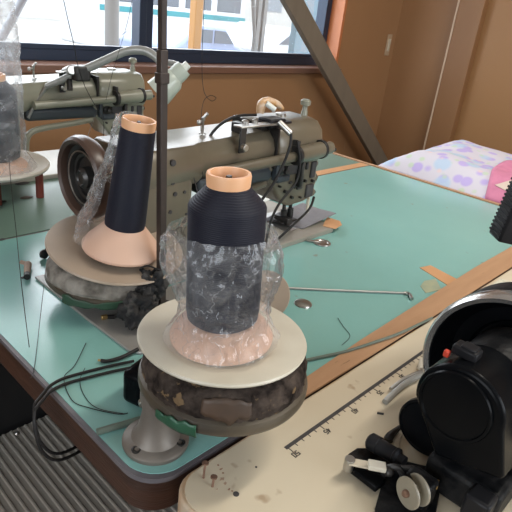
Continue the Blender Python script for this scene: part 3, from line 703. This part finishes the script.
# ------------------------------------------------------------------ cones of thread
def cone(label, Fm, rb=.0455, hb=.030, rt=.034, h=.125, rtop=.018, full=True, grp='dark thread cones'):
    g = thing('thread_cone', label, 'thread cone', Fm.translation, grp)
    sh = .6
    MB().lathe([(rb-.003,0),(rb,.001),(rb+.0005,.004),(rb*.93,.011),(rt*1.02 if full else rb*.50,hb),(.014,hb+.004),(0,hb+.004),(0,.001),(rb-.003,0)], Fm, 64).build('base_cone', cone_base, g)
    MB().lathe([(0,-.0028),(rb*.90,-.0028),(rb*.90,.0005),(0,.0005)], Fm, 48).build('base_ring', label_m, g)
    if full: pr = [(.012,hb+.002),(rt*.86,hb+.001),(rt*.97,hb+.004),(rt,hb+.012),(rt*.995,h-.017),(rt*.965,h-.0145),(rtop+.003,h-.003),(rtop+.001,h),(.012,h)]
    else: pr = [(.012,hb),(rt*1.0,hb-.001),(rt*1.02,hb+.006),(rtop+.0015,h-.002),(rtop,h),(.010,h)]
    MB().lathe(pr, Fm, 64).build('thread_winding', threadm, g)
    MB().lathe([(rtop-.0025,h-.004),(rtop+.0003,h-.004),(rtop+.0012,h+.0085),(rtop+.0006,h+.0105),(rtop-.0018,h+.0105),(rtop-.003,h+.007),(rtop-.0045,h-.02),(.004,h-.022),(0,h-.022)], Fm, 48).build('cone_tube', cone_tube, g)
    MB().lathe([(.0028,h-.03),(.0028,h+.006),(.0022,h+.008),(0,h+.008)], Fm, 16).build('spindle', dsteel, g)
    return g
K1 = frame(c1 + Vector((-.0065,-.0045,.0062)), Vector((0,0,1)) - RR*.045)
cone('navy-black thread cone half wrapped in crumpled clear film on the front cream tray', K1, rb=.0452, hb=.019, rt=.0318, h=.140, rtop=.0168)
b2 = c2 + ax2*.0065 + RR*.011 - Vector((fw.x,fw.y,0)).normalized()*.016; v2 = (Vector((0,0,1)) + RR*.122 - Vector((fw.x,fw.y,0))*.03).normalized()
K2 = frame(b2, v2)
cone('slim navy thread cone leaning right on the left beige tray', K2, rb=.0505, hb=.036, rt=.0255, h=.164, rtop=.0195, full=False)
K3 = frame(c3 + Vector((.000,-.030,.0068)), (0,0,1))
cone('dark thread cone in a milky bag at the left edge of the photo', K3, rb=.056, hb=.018, rt=.043, h=.155, rtop=.026)

# ------------------------------------------------------------------ plastic film
def bag(Fm, prof, seg, amp, seed, fac=1, a0=0, a1=2*PI, off=None):
    m = MB(); vs = []; fs = []; closed = abs(a1-a0-2*PI) < 1e-6; n = seg if closed else seg+1
    # resample the profile
    P = []
    for (r0,h0),(r1,h1) in zip(prof, prof[1:]):
        k = max(1, int(math.hypot(r1-r0,h1-h0)/.0022))
        for i in range(k): P.append((r0+(r1-r0)*i/k, h0+(h1-h0)*i/k))
    P.append(prof[-1])
    for (rr,h) in P:
        for i in range(n):
            a = a0 + (a1-a0)*i/seg
            v = Vector((math.cos(a)*2.2, math.sin(a)*2.2, h*38+seed))
            w = noise.noise(v*1.3 + Vector((noise.noise(v*2)*1.2,0,seed)))
            w2 = 1-abs(noise.noise(v*2.6+Vector((seed,3,1))))*2
            w3 = 1-abs(noise.noise(v*6.5+Vector((seed,7,1))))*2
            k = amp(a,h)
            q = rr + k*(.8*w + .45*w2 + .13*w3)
            o = off(a,h) if off else 0
            vs.append(Fm @ Vector(((q+o)*math.cos(a), (q+o)*math.sin(a), h + .25*k*noise.noise(v*3))))
    for k in range(len(P)-1):
        for i in range(n if closed else n-1):
            j = (i+1) % n; fs.append((k*n+i, k*n+j, (k+1)*n+j, (k+1)*n+i))
    return m._add(vs, fs)
# azimuths: direction from spool towards image left
azL = math.atan2(-RR.y, -RR.x)
def near(a, c, w):
    d = (a-c+PI) % (2*PI) - PI; return math.exp(-(d/w)**2)
bg = bag(K1, [(.049,.004),(.046,.009),(.039,.018),(.0365,.030),(.0385,.05),(.0405,.07),(.0400,.088),(.0385,.100),(.0375,.104)], 150,
         lambda a,h: .0045*(1 if h < .095 else .5), 3.1,
         off=lambda a,h: .012*near(a,azL,.75)*math.exp(-((h-.080)/.022)**2) + .007*near(a,azL+PI,.7)*math.exp(-((h-.070)/.03)**2) + (.004*near(a,azL,.5) if h>.09 else 0)).build('plastic_bag', bagm, angle=180)
tag(bg, 'crumpled clear plastic film bunched around the lower half of the front thread cone', 'plastic film')
bg = bag(K2, [(.052,.012),(.044,.035),(.033,.06),(.029,.10),(.026,.13),(.0235,.165),(.021,.176)], 90, lambda a,h: .0035, 8.7,
         a0=azL-1.3, a1=azL+.75, off=lambda a,h: .004+.013*near(a,azL,.6)*math.exp(-((h-.06)/.05)**2)).build('plastic_bag', bag_side, angle=180)
tag(bg, 'clear plastic film hanging on the left side of the leaning thread cone', 'plastic film')
bg = bag(frame(K3.translation), [(.070,.004),(.063,.014),(.053,.03),(.051,.10),(.052,.15),(.050,.20),(.047,.27),(.046,.36)], 110, lambda a,h: .004 if h<.2 else .006, 5.3).build('plastic_bag', bag_hazy, angle=180)
tag(bg, 'tall milky plastic bag over the thread cone at the left edge', 'plastic film')
pb = frame(pz(176,236,.03), (0,0,1))
bg = bag(frame(pz(163,243,.02)), [(.012,.0),(.018,.02),(.016,.05),(.008,.07)], 60, lambda a,h: .006, 2.2).build('plastic_bag', bag_side, angle=180)
tag(bg, 'small crumpled bit of clear film behind the dark pole', 'plastic film')

# pole of the thread stand
a = pz(161,314); pa = Vector((a.x, a.y, T+.004))
po = thing('stand_pole', 'dark brown square steel pole rising from the table past the window', 'pole', pa)
pax = (Vector((0,0,1)) - RR*.036).normalized(); Mq = frame((0,0,0), pax, (1,0,0)).to_3x3()
MB().box(pa+pax*.165,(.0095,.0095,.33),Mq).build('pole', pole_m, po, bevel=.001)
MB().box(pa+pax*.55,(.0076,.0076,.44),Mq).build('upper_pole', pole_m, po, bevel=.001)
MB().box(pa+pax*.300,(.0122,.0122,.012),Mq).build('collar', pole_m, po, bevel=.001)
MB().cyl(pa, pa+Vector((0,0,.008)),.02).build('foot', dsteel, po, bevel=.001)
tag(MB().tube([pa+Vector((-.007,-.004,0.064)), pa+Vector((-.008,.000,0.066)), pa+Vector((.0,-.0085,0.060)), pa+Vector((-.018,.006,0.070)), pa+Vector((-.028,.010,0.068))], .0011).build('wire_tie', rubber), 'black wire tie round the dark pole by the leaning cone', 'wire')

# beige disc behind the front spool
qd = pz(262,318,.0); dd = frame(qd+Vector((0,0,.036)), (-.75,-.45,.65))
tag(MB().lathe([(0,0),(.033,0),(.034,.001),(.034,.003),(.033,.004),(0,.004)], dd, 48).build('plastic_disc', tray_dirty), 'beige plastic disc standing tilted behind the front thread cone', 'disc')

# rags
def rag(name, label, c, d, seed):
    m = MB(); rr = bmesh.ops.create_icosphere(m.bm, subdivisions=5, radius=1)
    for v in rr['verts']:
        n0 = v.co.copy(); k = 1 + .5*noise.noise(n0*1.5+Vector((seed,0,0))) + .34*noise.noise(n0*3.7+Vector((0,seed,0))) + .16*noise.noise(n0*9)
        v.co = Vector((n0.x*d[0]*k, n0.y*d[1]*k, n0.z*d[2]*k)) + Vector(c)
        v.co.z = max(v.co.z, T+.0045)
    return tag(m.build(name, fluff, angle=180), label, 'rag')
c = pz(151,285,.048); rag('rag', 'dusty black rag bunched at the foot of the dark pole', c, (.019,.017,.022), 2.0)
c = pz(140,309,.026); rag('rag', 'dark rag lying on the plate just left of the front tray', c, (.024,.020,.022), 6.3)
# black box behind the foot
c = pz(124,400,0)
bb = thing('black_box', 'glossy black plastic box behind the cast foot of the front thread stand', 'box', (.275,.385,T))
MB().box((.283,.385,T+.0205),(.040,.028,.040), Matrix.Rotation(.3,3,'Z')).build('case', black, bb, bevel=.007, bseg=4)
MB().cyl((.268,.366,T+.014),(.266,.361,T+.014),.0045).build('stud', steel, bb, bevel=.0005)

# cables over the left edge
def drape(u0, offs, label):
    pts = [pz(134,361+offs,.004), pz(110,366+offs,.003), pz(82,373+offs,.003), pz(62,379+offs,.0035), pz(50,386+offs,.004), pz(43,394+offs,.004), pz(37,401+offs,.0035)]
    e = pts[-1]; pts += [e+Vector((-.004,-.003,-.002)), e+Vector((-.008,-.010,-.014)), e+Vector((-.006,-.018,-.040)), e+Vector((.012,-.022,-.060)), e+Vector((.06,-.015,-.066)), e+Vector((.12,-.01,-.060))]
    return tag(MB().tube(pts, .0017).build('cable', rubber), label, 'cable')
drape(0, 0, 'black cable draped over the left edge of the teal table, the upper of two')
drape(0, 6, 'black cable draped over the left edge of the teal table, the lower of two')
w = MB().tube([pz(101,360.5,.0035), pz(108,361,.0035), pz(122,357,.004), pz(138,349,.006)], .0022)
wo = thing('cut_wire', 'short black wire with a bare copper end beside the metal plate', 'wire', pz(120,358))
w.build('sheath', rubber, wo); MB().tube([pz(98,360,.0035), pz(101,360.5,.0035)], .0014, sub=1).build('bare_end', brass, wo)
# small bits on the teal tops
a = pz(27,272,.005); sb = thing('wooden_stub', 'small pale brown stub lying on the teal table at the left', 'stub', (a.x,a.y,T))
MB().tube([pz(27,274,.0055), pz(28,264,.0055)], [.0045,.0055], sub=1, seg=12).build('stub', stub_m, sb, bevel=.001)
MB().tube([pz(28,264,.0055), pz(21,262,.0055)], .003, sub=1).build('peg', stub_m, sb)
MB().tube([pz(27,277,.0055), pz(27,274,.0055)], .0046, sub=1, seg=12).build('tip', dsteel, sb)
c = pz(44,254,.008); kn = MB(); kn.ball(c,(.007,.006,.008),2,.3); kn.ball(c+Vector((.006,-.002,.007)),(.005,.005,.006),2,.3)
tag(kn.build('round_knob', rubber), 'small black knob beside the left thread stand tray', 'knob')
c = pz(105,318,.006); kn = thing('brass_nut', 'tiny brass and black fitting lying on the grey plate', 'fitting', (c.x,c.y,T+.004))
MB().cyl(c+Vector((-.004,.002,.001)), c+Vector((.003,0,.001)), .0035, seg=6).build('nut', brass, kn, bevel=.0005); MB().cyl(c+Vector((.003,0,.0005)), c+Vector((.011,-.005,.0005)), .0028).build('stem', rubber, kn)
for (u,v,s,lb) in ((22,184,.010,'dark oval spot of dried glue below the far thread stand'),(27,198,.009,'rust-brown chip on the dark green table'),(2,202,.006,'black scrap at the left edge of the dark green table'),(2,240,.004,'small black crumb near the seam at the left edge'),(24,278,.003,'tiny dark crumb by the wooden stub')):
    c = pz(u,v); m = MB(); m.ball((c.x,c.y,T+.0012),(s*1.5,s*.9,.0012),2,.3); tag(m.build('scrap', label_m if 'rust' in lb else ink), lb, 'scrap')

# loose threads
def thr(pts, label, r0=.00045): tag(MB().tube(pts, r0, seg=5, sub=8).build('loose_thread', rubber), label, 'thread')
thr([pd(61,-12,.9), pd(68,20,.9), pd(74,45,.95), pd(78,66,1.05), pd(84,84,1.1), pd(92,100,1.1), pd(101,115,1.1), pd(104,128,1.1), pd(102,144,1.1)], 'dark thread hanging past the far machine arm from the lamp clamp', .0007)
thr([pd(97,112,1.12), pd(92,124,1.1), pd(88,138,1.0), pd(94,146,.86), pd(106,158,.78), pd(120,160,.74)], 'dark thread looping down to the leaning cone', .0005)
thr([pd(134,-10,.8), pd(128,20,.85), pd(120,48,.95), pd(112,75,1.0), pd(106,100,1.05)], 'dark thread slanting before the window mullion', .0004)
lo = [pd(205,-10,.85), pd(203,30,.86), pd(202,65,.87), pd(203,86,.88), pd(206,96,.88), pd(212,101,.88), pd(216,98,.88), pd(211,95.5,.88), pd(205,99,.88), pd(202,108,.885), pd(201,125,.89), pd(201,150,.88), pd(203,180,.8)]
thr(lo, 'black thread with a small loop coming down to the near machine guide', .0005)
thr([pd(194,178,.50), pd(203,215,.455), pd(206,235,.45)], 'thread end trailing down the front thread cone', .0004)
thr([pd(9,160,.80), pd(12,195,.76), pd(16,230,.72), pd(21,280,.66), pz(29,345,.001), pz(34,372,.001)], 'long dark thread falling from the far cone to the teal table edge', .0005)
thr([pd(44,285,.72), pd(40,320,.68), pz(34,370,.001), pz(30,378,.001)], 'second dark thread meeting the long one at the table edge', .0004)
thr([pz(86,343,.001), pz(75,365,.001), pz(64,378,.001), pz(72,400,.001), pz(90,408,.001), pz(118,414,.001), pz(128,413,.001)], 'dark thread curling on the table by the cables', .0005)
thr([pz(85,368,.001), pz(80,380,.001), pz(84,395,.001), pz(97,408,.001), pz(125,414,.001)], 'second curl of dark thread by the cables', .0004)
thr([pz(338,318,.001), pz(343,326,.001), pz(350,336,.001), pz(342,345,.002)], 'fine dark thread on the teal table near the green cord', .0004)

# ------------------------------------------------------------------ quilt on a bench behind
bn = thing('bench', 'low wooden bench carrying the folded quilt beside the teal table', 'bench', (1.8,.4,0))
MB().bounds(1.44, 1.94, -.14, .84, T-.055, T-.02).build('bench_top', brown_core, bn, bevel=.003)
for x in (1.5,1.88):
    for yy in (-.08,.78): MB().bounds(x-.025,x+.025,yy-.025,yy+.025,0,T-.05).build('leg', brown_core, bn)
def quilt_material():
    m = bpy.data.materials.new('floral_quilt_fabric'); m.use_nodes = True; nt = m.node_tree; b = nt.nodes['Principled BSDF']
    b.inputs['Roughness'].default_value = .8
    tc = nt.nodes.new('ShaderNodeTexCoord'); col = None
    def mixc(fac, c1_, c2_):
        mx = nt.nodes.new('ShaderNodeMix'); mx.data_type = 'RGBA'; nt.links.new(fac, mx.inputs['Factor'])
        if isinstance(c1_, tuple): mx.inputs[6].default_value = (*c1_,1)
        else: nt.links.new(c1_, mx.inputs[6])
        if isinstance(c2_, tuple): mx.inputs[7].default_value = (*c2_,1)
        else: nt.links.new(c2_, mx.inputs[7])
        return mx.outputs[2]
    base = (.58,.55,.62)
    for (sc, th, cc, off) in ((22, .42, (.40,.30,.66), 0), (15, .42, (.38,.52,.68), 5), (25, .27, (.46,.58,.40), 9), (21, .2, (.72,.52,.50), 14)):
        mp = nt.nodes.new('ShaderNodeMapping'); mp.inputs['Location'].default_value = (off, off*.7, 0); nt.links.new(tc.outputs['Object'], mp.inputs['Vector'])
        v = nt.nodes.new('ShaderNodeTexVoronoi'); v.inputs['Scale'].default_value = sc; nt.links.new(mp.outputs[0], v.inputs['Vector'])
        mr = nt.nodes.new('ShaderNodeMapRange'); mr.inputs[1].default_value = th; mr.inputs[2].default_value = th-.12; mr.inputs[4].default_value = .75; nt.links.new(v.outputs['Distance'], mr.inputs[0])
        base = mixc(mr.outputs[0], base, cc)
    nt.links.new(base, b.inputs['Base Color'])
    return m
quiltm = quilt_material()
def quilt_z(x, yy):
    u = (x-1.43)/.55; v = (yy+.15)/.995
    e = min(1, u/.14, (1-u)/.3, (1-v)/.11, v/.1); e = max(0, e); e = math.sin(e*PI/2)
    return -.012 + e*(.066 + .022*noise.noise(Vector((x*5,yy*5,1))) + .008*noise.noise(Vector((x*14,yy*14,4))))
def patch(name, m_, x0, x1, y0, y1, lift, parent, inside=None, N=60):
    m = MB(); vs = []; fs = []; idx = {}
    for i in range(N+1):
        for j in range(N+1):
            x = x0+(x1-x0)*i/N; yy = y0+(y1-y0)*j/N
            if inside: x, yy = inside(i/N, j/N)
            vs.append(Vector((x,yy,T+quilt_z(x,yy)+lift)))
    for i in range(N):
        for j in range(N): fs.append((i*(N+1)+j,(i+1)*(N+1)+j,(i+1)*(N+1)+j+1,i*(N+1)+j+1))
    return m._add(vs, fs)
qo = thing('quilt', 'pale quilt with purple and blue flowers and a pink end, heaped beyond the teal table', 'quilt', (1.7,.4,T-.015))
bm_ = patch('quilt', quiltm, 1.43, 1.98, -.15, .845, 0, qo)
bm_.build('floral_cover', quiltm, qo, solid=.004, angle=180)
pk = mat('pink_patchwork_fabric', (.62,.22,.34), .8, col2=(.52,.17,.28), scale=40)
patch('p', pk, 0,0,0,0, .0052, qo, inside=lambda u,v: (1.432+.5*u, -.145+(.645+.10*u+.02*math.sin(u*6))*v)).build('pink_section', pk, qo, solid=.003, angle=180)
cr = mat('cream_patch_fabric', (.62,.50,.42), .8)
patch('p', cr, 0,0,0,0, .0085, qo, inside=lambda u,v: (1.450+.11*(u-.25)*v+.014, .496-.12*v), N=24).build('cream_triangle', cr, qo, solid=.002, angle=180)

# ------------------------------------------------------------------ black machine on the cream table
XB = .405
bmch = thing('linking_machine', 'black machine with a domed round cover and large dish wheel on the cream table', 'machine', (.46,.10,T+.001))
cc = px_(457,409,XB); yc, zc = cc.y, cc.z
RB = .0392
def slabpoly(R, zlow, wy0, wy1):
    pts = []
    for k in range(25):
        a = PI*k/24; pts.append((yc+R*math.cos(a), zc+R*math.sin(a)))
    pts += [(wy1, zlow), (wy0, zlow)]
    return pts
Mslab = Matrix(((0,0,1,0),(1,0,0,0),(0,1,0,0),(0,0,0,1)))
po_ = slabpoly(RB, T+.042, yc+RB*.92, yc-RB*.75)
# outline runs from +Y over the top to -Y, then down the near side
bl_, br_ = px_(434,456,XB), px_(503,482,XB)
po_ = [(yc+RB*math.cos(PI*k/24), zc+RB*math.sin(PI*k/24)) for k in range(-2,25)] + [(br_.y, br_.z), (bl_.y, bl_.z)]
MB().prism(po_, XB, XB+.055, Mslab).build('end_casing', black, bmch, bevel=.004, bseg=3)
Mc = frame((XB, yc+.0025, zc+.001), (-1,0,0), (0,1,0))
MB().lathe([(0,.0012),(.0285,.0012),(.0295,.0030),(.0315,.0030),(.0325,.0015),(.0325,-.001)], Mc, 64).build('round_cover', black, bmch)
MB().lathe([(0,0),(.034,0),(.037,.012),(.038,.05),(.034,.06),(0,.06)], AX((XB+.05,yc-.004,zc+.004)), 40).build('arm_body', black_rough, bmch, bevel=.002)
lt = MB(); lt.box((XB+.022,yc+.013,zc+RB+.0025),(.015,.022,.009)); lc = lt.build('latch', black_pl, bmch, bevel=.002)
MB().box((XB+.022,yc+.011,zc+RB+.0075),(.012,.013,.003)).build('latch_tab', black_pl, lc, bevel=.001)
MB().box((XB+.014,yc+.026,zc+RB-.0035),(.005,.005,.006)).build('red_button', red_pl, bmch, bevel=.001)
# dish wheel
xw = .500; wc = px_(505,378,xw)
Mw = frame((xw, wc.y, wc.z), (-1,0,0), (0,1,0)); RW = .084
MB().lathe([(RW-.004,.0),(RW-.001,.004),(RW-.004,.006),(RW-.009,.003),(RW-.013,-.010),(RW-.020,-.022),(RW-.034,-.026),(RW-.037,-.030),(RW-.055,-.032),(.015,-.032),(0,-.030)], Mw, 80).build('dish_wheel', black, bmch)
MB().lathe([(RW-.0005,-.016),(RW+.0005,-.002),(RW-.0005,.004),(RW-.003,.0068),(RW-.0075,.0045),(RW-.008,.003)], Mw, 80).build('worn_rim', worn_rim, bmch)
MB().lathe([(.028,-.03),(.028,-.022),(.022,-.012),(.020,0.02),(0,.02)], Mw, 40).build('wheel_hub', black_rough, bmch)
MB().lathe([(0,-.060),(RW-.010,-.060),(RW-.002,-.050),(RW,-.016),(RW-.002,-.012)], Mw, 64).build('wheel_back', black_rough, bmch)
# lower casting and parts
MB().bounds(XB+.006,XB+.080,yc-.055,yc+.014,T+.001,T+.036).build('base_casting', black_rough, bmch, bevel=.006, bseg=3)
MB().bounds(XB-.010,XB+.012,yc-.052,yc-.030,T+.012,T+.036).build('base_block', black_pl, bmch, bevel=.003)
MB().lathe([(0,.003),(.002,.003),(.0024,.005),(.0044,.005),(.005,0)], frame(px_(469,474,XB-.0005),(-1,0,0)), 20).build('brass_screw', brass, bmch)
MB().lathe([(0,.002),(.003,.002),(.0034,0)], frame(px_(499,477,XB-.0005),(-1,0,0)), 16).build('cap_screw', brass, bmch)
dl = px_(424,448,.445)
MB().lathe([(0,-.008),(.028,-.008),(.030,-.004),(.030,.002),(.028,.004),(.026,.002),(0,.001)], frame((.448,dl.y+.004,T+.0325),(-1,0,0),(0,1,0)), 48).build('lower_disc', black, bmch)
# worn slot surround
m = MB(); qq = [pz(398,432), pz(404,426), pz(425,408), pz(428,411), pz(408,430), pz(400,440), pz(398,456), pz(402,470), pz(396,468), pz(392,452), pz(393,440)]
tag(MB().prism([(v.x,v.y) for v in qq], T+.001, T+.004).build('slot_guard', cream_metal, bevel=.0008), 'curved cream guard beside the black machine on the cream table', 'guard')
tag(MB().tube([pz(388,441,.004), pz(390,436,.006), pz(401,426,.006), pz(415,414,.006), pz(424,406,.006)], [.0048,.0045,.002,.002,.002], seg=8).build('hinge_clip', rubber), 'dark hinge clip at the table slot beside the black machine', 'clip')
# grey bent lever
a = [pz(385,402,.004), pz(396,391,.006), pz(409,381,.007), pz(424,374,.008), pz(445,366,.008)]
lv = thing('bent_lever', 'grey bent metal lever lying on the cream table by the dish wheel', 'lever', (a[1].x,a[1].y,T+.001))
MB().tube(a, .0036, seg=10).build('bar', pipe_m, lv); MB().tube([v+Vector((-.002,.006,.0)) for v in a[1:]], .0022, seg=8).build('thin_bar', steel, lv)
tag(MB().box(pz(424,366,.006)+Vector((0,0,0)), (.020,.014,.010), Matrix.Rotation(.4,3,'Z')).build('cream_bracket', cream_metal, bevel=.003), 'small cream bracket between the scale and the dish wheel', 'bracket')
# paper tucked behind the wheel
pts = [pz(482,292), pz(500,280), pz(530,285), pz(530,305), pz(500,300)]
tag(MB().prism([(v.x,v.y) for v in pts], T+.0012, T+.002).build('paper_slip', mat('speckled_paper', (.62,.60,.48), .7, wear=((.2,.2,.18), 160, .62))), 'speckled pale paper behind the dish wheel', 'paper')

# bobbin winder
bw = thing('bobbin_winder', 'black bobbin winder with beige disc screwed to the cream table', 'bobbin winder', (.40,.14,T+.001))
base = [pz(347,458), pz(356,452), pz(372,452), pz(392,462), pz(425,470), pz(440,490), pz(432,530), pz(380,530), pz(374,512), pz(380,490), pz(366,482), pz(352,474)]
MB().prism([(v.x,v.y) for v in base], T+.001, T+.006).build('base_plate', black_rough, bw, bevel=.0015)
arm = [pz(346,463,.010), pz(350,470,.010), pz(376,490,.010), pz(386,482,.010), pz(360,464,.010), pz(352,459,.010)]
MB().prism([(v.x,v.y) for v in arm], T+.006, T+.013).build('pivot_arm', black, bw, bevel=.0015)
a, b = pz(349,461.5,.020), pz(386,468.5,.020); dvv = (b-a).normalized()
Mr = Matrix.Rotation(math.atan2(dvv.y,dvv.x),3,'Z')
MB().box((a+b)/2, ((b-a).length,.009,.0018), Mr).build('lever_plate', cream_metal, bw, bevel=.0005)
MB().cyl(a+Vector((0.001,0,-.010)), a+Vector((.001,0,.003)), .0048).build('pivot_pin', steel, bw, bevel=.0005)
c = pz(377,466,.026); MB().box(c, (.016,.010,.005), Mr).build('lever_pad', mat('cream_pad', (.66,.62,.52), .4), bw, bevel=.001)
a, b = pz(369,440,.016), pz(405,462,.020)
t_ = MB(); Mt = frame(a, b-a); L = (b-a).length
t_.lathe([(0,.001),(.0065,0),(.0085,.002),(.0088,L*.28),(.0078,L*.30),(.0078,L*.72),(.0086,L*.74),(.0086,L*.80),(.0055,L*.84),(.005,L),(0,L)], Mt, 28); t_.build('plunger_tube', black_pl, bw)
MB().tube([pz(384,474,.012), pz(388,468,.022), pz(398,468,.026), pz(404,478,.018), pz(400,486,.01)], .0032, seg=8).build('spring_arm', dsteel, bw)
MB().ball(pz(389,472,.022), (.0045,.0045,.0045)).build('ball_end', dsteel, bw)
a, b = pz(400,467,.026), pz(436,482,.026)
MB().tube([a, pz(418,470,.028), b], [.002,.003,.0015], sub=3).build('finger', dsteel, bw)
c = pz(408,493,.026); axd = (Vector((-1,.35,.05))).normalized()
Md = frame(c, axd, (0,1,0))
MB().lathe([(0,.0012),(.0130,.0012),(.0138,.0006),(.0138,-.0006),(.0130,-.0012),(.0045,-.0012),(.0045,-.0105),(.0130,-.0105),(.0138,-.0112),(.0138,-.0124),(.0130,-.013),(0,-.013)], Md, 44).build('winder_disc', beige_disc, bw)
MB().lathe([(0,.0055),(.002,.0055),(.0032,.004),(.0034,.0015),(.0034,-.03),(0,-.03)], Md, 18).build('spindle', rust_metal, bw)
MB().box(pz(436,484,.026), (.010,.004,.003), Matrix.Rotation(.3,3,'Z')).build('copper_tip', brass, bw, bevel=.0005)
MB().bounds(c.x+.012,c.x+.030,c.y-.014,c.y+.012,T+.004,T+.032).build('bearing_block', black_rough, bw, bevel=.003)

# black ribbed case at the right edge
pA = py_(498,242,.2); pT = py_(516,155,.2)
hh = .11
hv = thing('ribbed_case', 'black ribbed plastic case at the right edge of the photo', 'case', (.70,.17,T+.001))
# a box whose near bottom corner is seen, held up by a slim post
vz = Vector((0,0,1)) + RR*.12 + Vector((0,0,0)); vz.normalize()
ex = (RR - Vector((0,0,1))*.12); ex = (ex - vz*ex.dot(vz)).normalized(); ey = vz.cross(ex).normalized()
Mh = Matrix((ex, ey, vz)).transposed()
oc = pA + ex*.05 + ey*.016 + vz*.062
MB().box(oc, (.10,.032,.125), Mh).build('case', black_pl, hv, bevel=.003)
m = MB()
for k in range(22): m.box(oc - ex*.0505 + vz*(-.055+.005*k), (.0022,.028,.0024), Mh)
m.build('ribs', black_pl, hv)
m = MB(); m.box(oc - ey*.0165 - ex*.034 + vz*.0, (.0012,.001,.115), Mh); m.build('seam', ink, hv)
MB().cyl(oc - ey*.0155 - ex*.038 + vz*.012, oc - ey*.0175 - ex*.038 + vz*.012, .0019).build('screw', steel, hv)
pb_ = oc + ex*.035 - vz*.06
MB().cyl((pb_.x,pb_.y,T+.001),(pb_.x,pb_.y,pb_.z+.004), .006).build('support_post', dsteel, hv)
MB().cyl((pb_.x,pb_.y,T+.001),(pb_.x,pb_.y,T+.006), .022).build('post_foot', dsteel, hv)

# pale slanted pipe outside, far left
a, b = py_(-4,48,2.4), py_(24,-4,2.4); d = (b-a)
b3 = a + d*3; a3 = a - d*((a.z+.7)/d.z)
tag(MB().tube([a3, b3], .018, sub=1, seg=14).build('slanted_pipe', mat('pale_grey_pipe', (.20,.22,.25), .5)), 'pale grey slanted pipe outside the window at the far left', 'pipe')

# ------------------------------------------------------------------ light
wd = bpy.data.worlds.new('world'); bpy.context.scene.world = wd; wd.use_nodes = True
bgn = wd.node_tree.nodes['Background']; bgn.inputs[0].default_value = (.88,.94,1,1); bgn.inputs[1].default_value = 8.0
def area(name, loc, rot, sx, sy, power, col, portal=False):
    l = bpy.data.lights.new(name, 'AREA'); l.shape = 'RECTANGLE'; l.size = sx; l.size_y = sy; l.energy = power; l.color = col
    if portal: l.cycles.is_portal = True
    o = bpy.data.objects.new(name, l); C.objects.link(o); o.location = loc; o.rotation_euler = rot
    return o
area('portal_back', ((wx0+wx1)/2, YB+W+.06, (wz0+wz1)/2), (-PI/2,0,0), wx1-wx0, wz1-wz0, 1, (1,1,1), True)
area('portal_left', (XL-W-.02, (g0y+g1y)/2, (w1z0+w1z1)/2), (0,-PI/2,0), w1z1-w1z0, g1y-g0y, 1, (1,1,1), True)
area('portal_front', ((f0x+f1x)/2, YF-W-.02, (w1z0+w1z1)/2), (PI/2,0,0), f1x-f0x, w1z1-w1z0, 1, (1,1,1), True)
# unseen lamp added under the ceiling to brighten the tables from the right
for (x, yy) in ((1.3,-.1),):
    f = thing('added_fill_lamp', 'added fill lamp under the ceiling, out of view', 'lamp', (x,yy,H-.06))
    MB().bounds(x-.62,x+.62,yy-.07,yy+.07,H-.05,H).build('housing', ceil_m, f, bevel=.004)
    area('fill_light', (x,yy,H-.06), (0,0,0), 1.2, .12, 25, (1,.93,.82))
sc = bpy.context.scene
sc.view_settings.view_transform = 'Standard'; sc.view_settings.look = 'None'; sc.view_settings.gamma = 1; sc.view_settings.exposure = -0.05
sc.cycles.max_bounces = 10; sc.cycles.transparent_max_bounces = 24; sc.cycles.sample_clamp_indirect = 6
